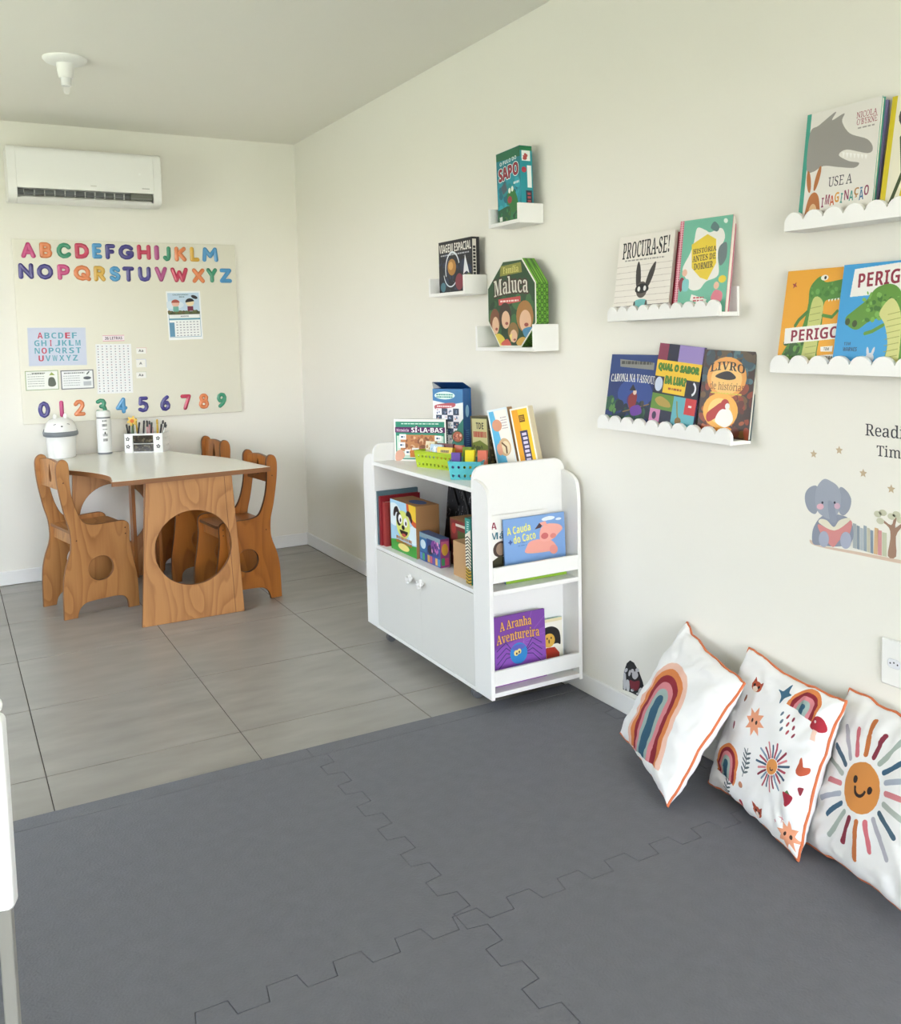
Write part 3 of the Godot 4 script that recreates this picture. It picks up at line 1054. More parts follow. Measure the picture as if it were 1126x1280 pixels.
func basket(label: String, c: String, at: Vector3, turn: float, s: Vector3) -> Node3D:
	var t := thing("storage_basket", label, "basket", at, yaw(turn), "small plastic baskets on the cart")
	var m := mat(c, 0.35)
	var th := 0.002
	for sd in [[s.x, s.z / 2, 0.0], [s.x, s.z / 2, PI], [s.z, s.x / 2, PI / 2], [s.z, s.x / 2, -PI / 2]]:
		var L: float = sd[0]
		var hs := []
		var n := int(L / 0.024)
		for i in n:
			var x := (i - (n - 1) / 2.0) * 0.022
			hs.append(circle(Vector2(x, s.y * 0.72), 0.0055, 8))
			hs.append(PackedVector2Array([Vector2(x - 0.004, s.y * 0.15), Vector2(x + 0.004, s.y * 0.15), Vector2(x + 0.004, s.y * 0.3), Vector2(x - 0.004, s.y * 0.3)]))
		var ring := PackedVector2Array([Vector2(-L / 2 + 0.008, 0), Vector2(L / 2 - 0.008, 0), Vector2(L / 2, s.y), Vector2(-L / 2, s.y)])
		part("wall_panel", sheet(ring, hs, -th, 0.0, m), t, yaw(sd[2]) * Vector3(0, 0, sd[1] - 0.008), yaw(sd[2]) * Basis(Vector3.RIGHT, 0.008 / s.y))
	part("bottom", block(Vector3(s.x - 0.016, th, s.z - 0.016), m, 0.0005, Vector3(0, th / 2, 0)), t)
	var rim := []
	for p in rrect(-s.x / 2, -s.z / 2, s.x / 2, s.z / 2, 0.008, 3):
		rim.append(Vector3(p.x, s.y, p.y))
	part("rim", pipe(rim, 0.003, m, 6, true), t)
	return t


# ================= the white book cart =================
func build_cart():
	var o := Vector3(-0.206, 0, 2.436)
	var t := thing("book_cart", "white rolling book cart with open niche, doors and end racks", "cart", o)
	var W: Material = M.white
	var side_axes := Basis(Vector3.RIGHT, Vector3.UP, Vector3.BACK)
	var xl := -0.40 - o.x
	var xr := -0.013 - o.x
	var y0 := 0.06
	for s in [-1.0, 1.0]:
		var ring := PackedVector2Array([Vector2(xl, y0), Vector2(xr, y0)])
		for p in rrect(xl, 0.6, xr, 0.866, 0.045, 6):
			if p.y > 0.7:
				ring.append(p)
		var zc: float = s * (0.4385 - 0.0075)
		part("side_panel", sheet(ring, [], zc - 0.0075, zc + 0.0075, W, null, 0.0015, side_axes), t)
		# end rack: wings, shelves, rails
		for x in [xl + 0.0075, xr - 0.0075]:
			var wing := PackedVector2Array([Vector2(0.4385, y0)])
			wing.append(Vector2(0.5385, y0))
			for p in spline([Vector2(0.5385, 0.715), Vector2(0.534, 0.765), Vector2(0.521, 0.795), Vector2(0.485, 0.814), Vector2(0.4385, 0.822)], 4):
				wing.append(p)
			part("rack_wing", sheet(wing, [], x - 0.0075, x + 0.0075, W, null, 0.0015, Basis(Vector3(0, 0, s), Vector3.UP, Vector3.RIGHT)), t)
		for y in [0.0755, 0.434]:
			part("rack_shelf", block(Vector3(xr - xl - 0.03, 0.016, 0.1), W, 0.001, Vector3((xl + xr) / 2, y, s * 0.4885)), t)
		for y in [0.1335, 0.4965]:
			part("rack_rail", block(Vector3(xr - xl - 0.03, 0.053, 0.012), W, 0.001, Vector3((xl + xr) / 2, y, s * 0.5325)), t)
	var L := 0.847
	part("top_board", block(Vector3(xr - xl, 0.016, L), W, 0.0012, Vector3((xl + xr) / 2, 0.781, 0)), t)
	part("niche_floor", block(Vector3(xr - xl, 0.015, L), W, 0.0012, Vector3((xl + xr) / 2, 0.4205, 0)), t)
	part("bottom_board", block(Vector3(xr - xl, 0.015, L), W, 0.0012, Vector3((xl + xr) / 2, 0.0675, 0)), t)
	part("back_panel", block(Vector3(0.006, 0.705, L), W, 0.0005, Vector3(xr - 0.003, 0.4205, 0)), t)
	for s in [-1.0, 1.0]:
		var d := part("door", block(Vector3(0.015, 0.333, 0.4224), M.door, 0.0004), t, Vector3(xl + 0.0085, 0.2435, s * 0.2115))
		# bone-shaped knob
		var kn := begin()
		var bone := PackedVector2Array()
		for q in Geometry2D.merge_polygons(rrect(-0.014, -0.0055, 0.014, 0.0055, 0.002, 2), circle(Vector2(-0.015, 0.007), 0.0085, 12)):
			bone = q
		for c in [Vector2(-0.015, -0.007), Vector2(0.015, 0.007), Vector2(0.015, -0.007)]:
			bone = Geometry2D.merge_polygons(bone, circle(c, 0.0085, 12))[0]
		extrude(kn, kn, bone, [], 0.012, 0.022, 0.002, Basis(Vector3(0, 0, 1), Vector3.UP, Vector3.LEFT) * Basis(Vector3.BACK, 0.5))
		cbox(kn, Vector3(-0.007, 0, 0), Vector3(0.014, 0.008, 0.008), 0.001)
		part("knob", done([[kn, M.white]]), d, Vector3(-0.0075, 0.1145, -s * 0.2115 - 0.024 + s * 0.049))
	for sx in [-1.0, 1.0]:
		for sz in [-1.0, 1.0]:
			var c := part("caster", block(Vector3(0.034, 0.003, 0.034), M.steel, 0.0005, Vector3(0, 0.0585, 0)), t, Vector3(sx * 0.15 + (0.004 if sx < 0 else 0.0), 0, sz * 0.40 - (0.05 if sz > 0 else 0.0)))
			var w := begin()
			for zz in [-0.007, 0.007]:
				extrude(w, w, circle(Vector2(0, 0.02), 0.0198, 20), [], zz - 0.005, zz + 0.005, 0.001)
			part("wheel", done([[w, mat("6b6d70", 0.3)]]), c)
			part("fork", block(Vector3(0.012, 0.04, 0.004), M.steel, 0.0005, Vector3(0, 0.039, 0)), c)
	build_cart_items()

func build_cart_items():
	var ty := 0.789
	# ---- syllable memory game ----
	var p := Pic.new(400, 0.76, "f4f2ec")
	p.rect(0.03, 0.04, 0.94, 0.69, "2f8f74")
	p.rect(0.05, 0.3, 0.9, 0.41, "cfe3d6")
	p.rect(0.12, 0.28, 0.7, 0.3, "c98a5a")
	p.specks(40, 0.15, 0.3, 0.62, 0.26, 0.02, 0.06, ["dca27a", "b4714a", "e3b890", "8f5b3e"], 3)
	for q in [[0.1, 0.27], [0.78, 0.29], [0.08, 0.42], [0.2, 0.55], [0.34, 0.52]]:
		p.rect(q[0], q[1], 0.13, 0.1, "fbfaf6")
		p.rows(q[0] + 0.03, q[1] + 0.035, 0.07, 1, 0.02, 0.03, "3d5a80", 3)
	p.blob([[0.03, 0.6], [0.14, 0.56], [0.2, 0.66], [0.12, 0.75], [0.02, 0.75]], "e2ab93")
	p.rect(0.3, 0.56, 0.14, 0.13, "e08a3c")
	p.rect(0.02, 0.14, 0.96, 0.1, "5b1f5c")
	p.text("Memória", 0.165, 0.195, 0.24, 0.055, "f3d7ec", "serif")
	p.text("SÍ·LA·BAS", 0.635, 0.18, 0.6, 0.11, "ffffff", "sans", 0.0, 0.012, "5b1f5c")
	p.rows(0.14, 0.07, 0.72, 1, 0.03, 0.018, "d9efe4", 5)
	var sd := Pic.new(96, 5.0, "1d2a26")
	sd.rect(0.1, 0.3, 0.8, 4.4, "25352f")
	for k in 9:
		sd.rect(0.34, 1.2 + 0.27 * k, 0.3, 0.18, "dfeee6")
	game_box("white and green syllable memory game box standing on the cart", Vector3(0.235, 0.178, 0.035), M.paper, {"front": printed(p), "side": printed(sd)}, Vector3(-0.2205 - 0.0, ty, 2.118), yaw(deg_to_rad(-47)), "", "game_box", true)
	# ---- tall blue game box with its lid flap open ----
	var q1 := Pic.new(300, 1.86, "eef0f0")
	q1.poly([[0, 0], [1, 0], [1, 0.34], [0.6, 0.4], [0, 0.3]], "2f78b0")
	q1.ell(0.4, 0.17, 0.34, 0.1, "d6efe6")
	q1.rows(0.12, 0.13, 0.55, 2, 0.06, 0.035, "3c8f8a", 6)
	q1.blob([[0.08, 0.42], [0.5, 0.36], [0.74, 0.37], [0.7, 0.46], [0.4, 0.5], [0.1, 0.53]], "b8505a")
	q1.rows(0.14, 0.43, 0.5, 1, 0.03, 0.035, "f4dfe0", 8)
	for i in 4:
		for j in 5:
			q1.rect(0.1 + 0.19 * i, 0.5 + 0.17 * j, 0.19, 0.17, "283a55" if (i + j) % 2 == 1 else "e9e6ee")
			q1.specks(4, 0.13 + 0.19 * i, 0.53 + 0.17 * j, 0.12, 0.1, 0.012, 0.03, ["5d6f95", "9aa7c2", "3d5a80", "cf9a8a"], i * 7 + j)
	q1.poly([[0.86, 0.9], [1, 0.75], [1, 1.86], [0.2, 1.86], [0.5, 1.6]], "1f7a6a")
	q1.ell(0.8, 1.22, 0.2, 0.16, "3d5a3a")
	q1.ell(0.8, 1.22, 0.16, 0.13, "b9603f")
	q1.specks(14, 0.68, 1.14, 0.24, 0.16, 0.02, 0.04, ["d98c6a", "8f3f2c", "e8b79a"], 4)
	q1.rect(0.62, 1.45, 0.3, 0.2, "e8e6e0")
	var q2 := Pic.new(128, 4.2, "1d5c9c")
	q2.poly([[0, 2.2], [1, 3.0], [1, 4.2], [0, 4.2]], "173f86")
	q2.ell(0.5, 1.3, 0.22, 0.36, "9fd0ea")
	q2.rows(0.3, 2.4, 0.4, 10, 0.12, 0.05, "5e93cc", 5)
	var tall := game_box("tall blue checkerboard game box with open lid flap", Vector3(0.146, 0.306, 0.072), mat("1f5f9f", 0.4), {"front": printed(q1), "side": printed(q2)}, Vector3(-0.105, ty, 2.185), yaw(deg_to_rad(-58)))
	part("open_flap", block(Vector3(0.146, 0.0015, 0.075), mat("1b4f8a", 0.4), 0.0003, Vector3(0, 0, 0.0375)), tall, Vector3(0, 0.306, -0.036), Basis(Vector3.RIGHT, -0.38))
	part("side_flap", block(Vector3(0.0015, 0.03, 0.06), M.paper, 0.0003, Vector3(0, 0.015, 0)), tall, Vector3(-0.072, 0.305, 0), Basis(Vector3.BACK, 0.25))
	# ---- green basket with game cards, blue basket with chalk packs ----
	basket("lime green perforated basket holding small game packs", "b7cf2e", Vector3(-0.247, ty, 2.36), deg_to_rad(-73), Vector3(0.225, 0.066, 0.105))
	basket("turquoise perforated basket holding coloured packs", "62c8d4", Vector3(-0.288, ty, 2.645), deg_to_rad(-42), Vector3(0.125, 0.066, 0.14))
	var yc := Pic.new(160, 0.75, "f2c82a")
	yc.rect(0.06, 0.05, 0.88, 0.65, "f6d545")
	for k in 3:
		yc.rows(0.22, 0.12 + 0.19 * k, 0.56, 1, 0.1, 0.1, "5a4416", 60 + k)
	game_box("yellow card pack in the lime green basket", Vector3(0.075, 0.075, 0.02), mat("e2b21f", 0.4), {"front": printed(yc)}, Vector3(-0.262, ty + 0.012, 2.40), pose(deg_to_rad(-65), 0.25), "packs in the baskets", "card_pack")
	game_box("orange card pack in the lime green basket", Vector3(0.07, 0.082, 0.018), mat("d2622c", 0.4), {}, Vector3(-0.205, ty + 0.008, 2.385), pose(deg_to_rad(-60), 0.15), "packs in the baskets", "card_pack")
	game_box("dark red card pack in the lime green basket", Vector3(0.08, 0.088, 0.018), mat("6d2a26", 0.4), {}, Vector3(-0.225, ty + 0.006, 2.345), pose(deg_to_rad(-65), 0.05), "packs in the baskets", "card_pack")
	var cl := Pic.new(128, 0.9, "b9cfe0")
	cl.specks(20, 0.1, 0.1, 0.8, 0.7, 0.05, 0.14, ["e8eef2", "8fb0cc", "d6b9a4"], 8)
	game_box("pale blue card pack in the lime green basket", Vector3(0.06, 0.08, 0.016), mat("a9bfd0", 0.4), {"front": printed(cl)}, Vector3(-0.262, ty + 0.012, 2.325), pose(deg_to_rad(-65), 0.2), "packs in the baskets", "card_pack")
	var tn := Pic.new(128, 1.0, "e2d3b0")
	tn.specks(26, 0.1, 0.1, 0.8, 0.8, 0.05, 0.14, ["c9a06c", "efe3c6", "b07f4e"], 9)
	game_box("tan patterned pack in the lime green basket", Vector3(0.05, 0.088, 0.016), mat("cdb083", 0.5), {"front": printed(tn)}, Vector3(-0.262, ty + 0.012, 2.275), pose(deg_to_rad(-70), 0.15), "packs in the baskets", "card_pack")
	for e in [["purple pack in the turquoise basket", "6a4fa3", -0.328, 2.622, 0.09], ["bright yellow pack in the turquoise basket", "f0dc2a", -0.288, 2.657, 0.1], ["salmon pink pack in the turquoise basket", "d9735c", -0.25, 2.684, 0.098], ["olive green pack in the turquoise basket", "7f9a34", -0.272, 2.61, 0.105]]:
		game_box(e[0], Vector3(0.034, e[4], 0.028), mat(e[1], 0.4), {}, Vector3(e[2], ty + 0.0025, e[3]), pose(deg_to_rad(-42), 0.1), "packs in the baskets", "card_pack", true)
	# ---- three leaning game boxes ----
	var d1 := Pic.new(240, 1.75, "4d4a2c")
	d1.rect(0.08, 0.08, 0.84, 1.6, "c6c08a")
	d1.poly([[0.08, 0.85], [0.5, 0.75], [0.92, 0.9], [0.92, 1.68], [0.08, 1.68]], "6f7a2e")
	d1.text("TDE", 0.52, 0.3, 0.42, 0.2, "1c1a14")
	d1.rows(0.14, 0.48, 0.72, 1, 0.1, 0.18, "a5231c", 15)
	d1.specks(30, 0.12, 0.8, 0.74, 0.8, 0.03, 0.1, ["8f9a3c", "3d4418", "d8d2b0", "55602a"], 6)
	var d1s := Pic.new(64, 6.0, "3a3423")
	d1s.specks(30, 0.1, 0.2, 0.8, 5.6, 0.05, 0.2, ["544c33", "2a2518", "6a6040"], 16)
	game_box("olive and brown game box wedged between other boxes", Vector3(0.137, 0.216, 0.044), mat("7a6440", 0.5), {"front": printed(d1), "side": printed(d1s)}, Vector3(-0.178, ty + 0.004, 2.588), pose(WALL_TURN, 0.0, 0.05), "leaning game boxes", "game_box")
	var d2 := Pic.new(160, 3.1, "dfe9ee")
	d2.rect(0.07, 0.085, 0.86, 2.931, "5db4de")
	d2.poly([[0.3, 0.085], [0.93, 0.085], [0.93, 3.015], [0.6, 3.015], [0.45, 1.691]], "f0ece2")
	d2.ell(0.36, 0.775, 0.24, 0.282, "d99a7a")
	d2.ell(0.55, 1.832, 0.3, 0.423, "cfae86")
	d2.ell(0.6, 1.860, 0.2, 0.310, "e6d3ae")
	d2.stroke([[0.45, 1.620], [0.62, 1.832], [0.6, 2.114]], 0.07, "6a4a30")
	d2.ell(0.28, 1.902, 0.14, 0.282, "dba084")
	d2.rows(0.58, 0.423, 0.3, 5, 0.127, 0.049, "b9a9b0", 9)
	game_box("white and sky blue game box leaning against the olive one", Vector3(0.08, 0.248, 0.06), M.kraft_light, {"front": printed(d2)}, Vector3(-0.138, ty + 0.009, 2.708), pose(deg_to_rad(-50), 0.06, 0.2), "leaning game boxes", "game_box")
	var d3 := Pic.new(150, 3.55, "f4f0e2")
	d3.rect(0.08, 0.085, 0.84, 3.380, "f4c62c")
	d3.poly([[0.08, 0.085], [0.4, 0.085], [0.55, 3.465], [0.08, 3.465]], "eda72c")
	d3.rect(0.42, 0.398, 0.3, 0.369, "7a5418")
	d3.rows(0.46, 0.469, 0.22, 3, 0.085, 0.043, "e8b43c", 14)
	d3.rect(0.34, 1.207, 0.4, 1.704, "3f3a5c")
	for k in 7:
		d3.rect(0.42 + 0.02 * (k % 2), 1.32 + 0.22 * k, 0.24, 0.142, "d9cfe6")
	d3.rect(0.5, 3.124, 0.16, 0.199, "5a6a3a")
	game_box("yellow game box leaning at the end of the row", Vector3(0.072, 0.256, 0.06), mat("e6d9b8", 0.6), {"front": printed(d3)}, Vector3(-0.092, ty + 0.008, 2.79), pose(deg_to_rad(-50), 0.06, 0.2), "leaning game boxes", "game_box")
	# ================= in the niche =================
	var ny := 0.4285
	var up_spine := func(label: String, c: String, x0: float, x1: float, z0: float, z1: float, h: float):
		# upright book, spine to the room, cover towards the next one
		var tt := thing("picture_book", label, "book", Vector3((x0 + x1) / 2, ny, (z0 + z1) / 2), Basis(), "books upright in the cart niche")
		var m := mat(c, 0.45)
		part("front_cover", carton(Vector3(x1 - x0, h, 0.002), m), tt, Vector3(0, 0, (z1 - z0) / 2 - 0.001))
		part("back_cover", carton(Vector3(x1 - x0, h, 0.002), m), tt, Vector3(0, 0, -(z1 - z0) / 2 + 0.001))
		part("spine", carton(Vector3(0.002, h, z1 - z0 - 0.004), m), tt, Vector3(-(x1 - x0) / 2 + 0.001, 0, 0))
		part("pages", carton(Vector3(x1 - x0 - 0.006, h - 0.006, z1 - z0 - 0.004), M.pages), tt, Vector3(-0.0005, 0.003, 0))
	up_spine.call("tall blue-grey hardcover book standing against the niche side", "56707a", -0.392, -0.2, 2.0145, 2.026, 0.232)
	up_spine.call("dark red hardcover book standing beside the blue-grey one", "8f1622", -0.388, -0.2, 2.0275, 2.046, 0.212)
	up_spine.call("brick red patterned book standing beside the puppy box", "a33a38", -0.38, -0.22, 2.048, 2.073, 0.19)
	# puppy box
	var dg := Pic.new(300, 0.87, "a9d2ea")
	dg.ell(0.15, 0.25, 0.3, 0.2, "e6f0f4")
	dg.ell(0.9, 0.5, 0.2, 0.16, "dcecf2")
	dg.poly([[0.0, 0.7], [0.3, 0.66], [0.7, 0.69], [1, 0.67], [1, 0.87], [0, 0.87]], "3d9a3a")
	dg.arc(1.0, 0.0, 0.0, 0.36, 180, 270, "d65a2e")
	dg.arc(1.0, 0.0, 0.0, 0.27, 180, 270, "f2c83a")
	dg.ell(0.5, 0.38, 0.27, 0.24, "dbe276")
	dg.ell(0.34, 0.3, 0.1, 0.12, "1d1c1c")
	dg.blob([[0.12, 0.26], [0.16, 0.14], [0.28, 0.1], [0.36, 0.2], [0.24, 0.2], [0.17, 0.28]], "17161a")
	dg.blob([[0.86, 0.26], [0.8, 0.14], [0.68, 0.12], [0.62, 0.2], [0.74, 0.22], [0.82, 0.3]], "17161a")
	for e in [[0.39, 0.3], [0.6, 0.33]]:
		dg.ell(e[0], e[1], 0.075, 0.08, "ffffff")
		dg.ell(e[0] + 0.01, e[1] + 0.015, 0.03, 0.035, "111111")
	dg.ell(0.5, 0.43, 0.06, 0.04, "1a1210")
	dg.arc(0.52, 0.48, 0.0, 0.16, 180, 360, "1c1410", 0.55)
	dg.ell(0.52, 0.555, 0.08, 0.03, "c85a4c")
	dg.rows(0.22, 0.6, 0.6, 2, 0.065, 0.05, "b06a28", 12)
	dg.ell(0.5, 0.77, 0.22, 0.06, "f0e08a")
	var tp := Pic.new(128, 0.42, "9a6a3c")
	tp.ell(0.62, 0.2, 0.24, 0.12, "3a4a78")
	game_box("brown carton with a printed cartoon puppy in the cart niche", Vector3(0.244, 0.212, 0.105), M.kraft, {"front": printed(dg), "top": printed(tp, 0.8)}, Vector3(-0.3175, ny, 2.2285), yaw(WALL_TURN))
	# colourful tin
	var tnn := Pic.new(240, 0.6, "2a4f8f")
	tnn.rect(0, 0, 1, 0.1, "7f9aa8")
	tnn.rect(0.0, 0.1, 0.34, 0.3, "2f6f9f")
	tnn.ell(0.17, 0.24, 0.13, 0.1, "cfe3ea")
	tnn.rect(0.36, 0.08, 0.3, 0.32, "1f3f7a")
	tnn.ell(0.52, 0.3, 0.12, 0.1, "141c33")
	tnn.ell(0.72, 0.2, 0.16, 0.13, "7a3f8f")
	tnn.specks(20, 0.6, 0.08, 0.34, 0.28, 0.02, 0.05, ["c06ab0", "402a6a", "e09ac0"], 5)
	for k in 8:
		tnn.rect(0.01 + 0.123 * k, 0.43, 0.11, 0.15, ["5d86c4", "3f9f6a", "2b3f8a", "d0a04a", "c9566a", "6a4fa3", "e3b26a", "4a8fc0"][k])
	var tns := Pic.new(96, 2.4, "8a3f7a")
	tns.rect(0.1, 0.2, 0.8, 0.9, "c8608a")
	tns.ell(0.5, 0.9, 0.35, 0.5, "d9a83c")
	tns.rect(0.1, 1.6, 0.35, 0.6, "3f8f5a")
	tns.rect(0.5, 1.6, 0.4, 0.6, "c04a7a")
	game_box("small blue and purple cartoon box on the niche floor", Vector3(0.178, 0.112, 0.04), mat("3a5a8a", 0.4), {"front": printed(tnn), "side": printed(tns)}, Vector3(-0.339, ny, 2.446), yaw(WALL_TURN), "", "game_box", true)
	# kraft boxes, zebra box, black bag
	game_box("narrow plain kraft cardboard box at the niche front", Vector3(0.094, 0.13, 0.05), M.kraft_light, {}, Vector3(-0.335, ny, 2.69), yaw(WALL_TURN), "", "cardboard_box", true)
	var kb := Pic.new(220, 1.05, "6f4a2c")
	kb.rect(0.03, 0.03, 0.94, 0.99, "7d2a2a")
	kb.rect(0.4, 0.25, 0.5, 0.3, "4f5a2a")
	kb.ell(0.2, 0.22, 0.13, 0.12, "b03a34")
	kb.rect(0.3, 0.1, 0.6, 0.06, "e6ddc8")
	kb.specks(30, 0.06, 0.5, 0.8, 0.5, 0.03, 0.09, ["a5442e", "d8b48a", "54321f"], 7)
	game_box("dark red and green printed carton behind the kraft box", Vector3(0.15, 0.185, 0.09), M.kraft, {"front": printed(kb)}, Vector3(-0.245, ny, 2.565), yaw(WALL_TURN))
	var zb := Pic.new(100, 6.2, "1f8f84")
	zb.poly([[0, 1.6], [1, 1.0], [1, 6.2], [0, 6.2]], "e9e4d2")
	for k in 14:
		zb.stroke([[0.05, 1.9 + 0.3 * k], [0.45, 1.7 + 0.3 * k], [0.95, 1.95 + 0.3 * k]], 0.11, "20201e" if k < 9 else "3a2a14")
	zb.poly([[0, 4.6], [1, 4.9], [1, 6.2], [0, 6.2]], "c9a63a")
	for k in 5:
		zb.stroke([[0.05, 4.8 + 0.3 * k], [0.5, 4.95 + 0.3 * k], [0.95, 4.8 + 0.3 * k]], 0.1, "3a2a14")
	zb.rows(0.3, 0.3, 0.4, 5, 0.2, 0.1, "d9f0ea", 17)
	game_box("teal game box with a zebra-striped spine in the niche", Vector3(0.04, 0.24, 0.2), mat("21867c", 0.4), {"front": printed(zb)}, Vector3(-0.282, ny, 2.797), yaw(WALL_TURN))
	var bag := thing("tote_bag", "black fabric bag with white lace print at the niche back", "bag", Vector3(-0.13, ny, 2.48))
	var bp := Pic.new(360, 0.6, "0e0d10")
	var br := RandomNumberGenerator.new()
	br.seed = 5
	for k in 46:
		var x := br.randf()
		var y := br.randf() * 0.36
		var r := br.randf_range(0.008, 0.03)
		bp.arc(x, y, r * 0.7, r, br.randf() * 360, br.randf() * 360 + 200, "8d8a8c")
	var bs := begin()
	var N := 18
	var K := 10
	for i in N:
		for j in K:
			var qv := []
			var nv := []
			var uvv := []
			for e in [[i, j], [i + 1, j], [i + 1, j + 1], [i, j + 1]]:
				var u: float = float(e[0]) / N
				var v: float = float(e[1]) / K
				var a := TAU * u
				var sq := Vector2(signf(cos(a)) * pow(absf(cos(a)), 0.5), signf(sin(a)) * pow(absf(sin(a)), 0.5))
				var w := 1.0 - 0.25 * pow(v, 3.0) + 0.05 * sin(a * 5.0 + v * 7.0)
				qv.append(Vector3(sq.x * 0.07 * (1.0 - 0.5 * v) * w, v * 0.325, sq.y * 0.28 * (1.0 - 0.06 * v)))
				nv.append(Vector3(sq.x / 0.07, 0.4, sq.y / 0.28).normalized())
				uvv.append(Vector2(fposmod(u * 2.0, 1.0001), 1.0 - v))
			smooth_quad(bs, qv, nv, uvv)
	part("bag_body", done([[bs, printed(bp, 0.8)]]), bag)
	for s in [-0.12, 0.08]:
		part("bag_handle", pipe([Vector3(-0.05, 0.2, s), Vector3(-0.085, 0.29, s + 0.02), Vector3(-0.07, 0.325, s + 0.06), Vector3(-0.08, 0.27, s + 0.1), Vector3(-0.06, 0.18, s + 0.11)], 0.006, M.black, 6), bag)
	# ================= end rack books =================
	var a := Pic.new(360, 0.94, "f6f4ee")
	a.text("A", 0.12, 0.14, 0.085, 0.095, "8a2340")
	a.text("Má", 0.17, 0.275, 0.2, 0.1, "3d6f80")
	a.blob([[0.12, 0.54], [0.1, 0.45], [0.15, 0.38], [0.25, 0.36], [0.33, 0.42], [0.32, 0.52], [0.22, 0.58]], "4c3b30")
	a.ell(0.22, 0.47, 0.075, 0.085, "a58a72")
	a.poly([[0.03, 0.94], [0.08, 0.62], [0.2, 0.56], [0.34, 0.6], [0.44, 0.94]], "4a4630")
	a.rect(0.0, 0.84, 1.0, 0.1, "6b5a48")
	book("white picture book with a dark-haired figure, half hidden in the upper rack", Vector3(0.26, 0.243, 0.006), printed(a), "f0ede6", Vector3(-0.228, 0.4425, 2.889), pose(0.0, 0.02), "books in the cart's end rack")
	var pg := Pic.new(400, 0.88, "7fa6dc")
	pg.poly([[0, 0.72], [0.3, 0.68], [0.7, 0.71], [1, 0.69], [1, 0.88], [0, 0.88]], "8bb52e")
	pg.ell(0.74, 0.061, 0.1, 0.028, "e9f0f6")
	pg.ell(0.68, 0.068, 0.06, 0.024, "e9f0f6")
	pg.ell(0.9, 0.088, 0.05, 0.018, "e4ecf4")
	pg.text("A Cauda", 0.24, 0.154, 0.38, 0.111, "f3ec6a", "sans", -0.08)
	pg.text("do Caco", 0.33, 0.277, 0.36, 0.111, "f3ec6a", "sans", -0.1)
	pg.blob([[0.36, 0.503], [0.36, 0.408], [0.42, 0.347], [0.55, 0.333], [0.72, 0.354], [0.82, 0.422], [0.82, 0.517]], "f0a598")
	pg.blob([[0.58, 0.340], [0.6, 0.190], [0.72, 0.136], [0.9, 0.163], [0.96, 0.231], [0.88, 0.299], [0.8, 0.354], [0.68, 0.381]], "f3ada0")
	pg.ell(0.66, 0.299, 0.06, 0.044, "cf6a6a")
	pg.ell(0.8, 0.313, 0.05, 0.036, "e2877f")
	pg.poly([[0.5, 0.190], [0.58, 0.109], [0.64, 0.129], [0.6, 0.177]], "4a3238")
	pg.poly([[0.58, 0.109], [0.68, 0.095], [0.72, 0.163], [0.62, 0.150]], "f0a598")
	pg.star(0.1, 0.320, 0.04, 0.5, 4, "3d5a98")
	pg.ell(0.8, 0.503, 0.07, 0.064, "e8968c", 0.4)
	pg.rows(0.22, 0.340, 0.14, 2, 0.04, 0.008, "5470b0", 3)
	book("light blue picture book with a pink pig in the upper rack", Vector3(0.26, 0.229, 0.007), printed(pg), "6f98cf", Vector3(-0.17, 0.4425, 2.915), pose(0.0, 0.05, 0.0), "books in the cart's end rack")
	var sp := Pic.new(360, 1.16, "8a4fb0")
	sp.poly([[0, 0], [1, 0], [1, 0.3], [0, 0.55]], "7a429f")
	for k in 5:
		sp.line(0.55, 0.5, 0.55 + cos(k * 0.5 - 1.2), 0.5 + sin(k * 0.5 - 1.2), 0.006, "a06ac4")
	sp.text("A Aranha", 0.42, 0.14, 0.62, 0.16, "e9b048", "serif", -0.04, 0.008, "5a2a70", 0.02)
	sp.text("Aventureira", 0.46, 0.345, 0.84, 0.17, "e9b048", "serif", -0.02, 0.008, "5a2a70", 0.03)
	for k in 4:
		for s in [-1.0, 1.0]:
			sp.stroke([[0.48 + s * 0.14, 0.61 + 0.03 * k], [0.48 + s * 0.26, 0.45 + 0.09 * k], [0.48 + s * 0.44, 0.57 + 0.11 * k]], 0.014, "3a2a6a")
	sp.ell(0.46, 0.670, 0.17, 0.18, "2f86c8")
	sp.ell(0.46, 0.570, 0.13, 0.05, "5b62b8")
	sp.ell(0.41, 0.660, 0.045, 0.05, "f0dc8a")
	sp.ell(0.47, 0.640, 0.04, 0.045, "f0dc8a")
	sp.ell(0.42, 0.670, 0.015, 0.02, "20203a")
	sp.ell(0.47, 0.650, 0.015, 0.02, "20203a")
	sp.rect(0, 1.0, 1, 0.16, "9a3fa6")
	book("purple picture book with a blue spider in the lower rack", Vector3(0.214, 0.246, 0.008), printed(sp), "7a3f9f", Vector3(-0.247, 0.084, 2.925), pose(0.0, 0.045), "books in the cart's end rack")
	var hr := Pic.new(360, 0.98, "f3efe2")
	hr.rect(0.0, 0.0, 1, 0.06, "e8dcb0")
	hr.blob([[0.44, 0.5], [0.46, 0.3], [0.58, 0.17], [0.78, 0.15], [0.93, 0.26], [0.95, 0.5], [0.86, 0.48], [0.6, 0.5]], "141316")
	hr.ell(0.7, 0.4, 0.13, 0.13, "e2b24a")
	hr.ell(0.7, 0.42, 0.015, 0.04, "4a2a14")
	hr.ell(0.66, 0.36, 0.015, 0.02, "30200f")
	hr.ell(0.75, 0.36, 0.015, 0.02, "30200f")
	hr.poly([[0.5, 0.85], [0.52, 0.62], [0.64, 0.53], [0.82, 0.54], [0.92, 0.66], [0.92, 0.85]], "b23420")
	hr.blob([[0.42, 0.86], [0.46, 0.66], [0.58, 0.58], [0.64, 0.7], [0.54, 0.86]], "d9a24a")
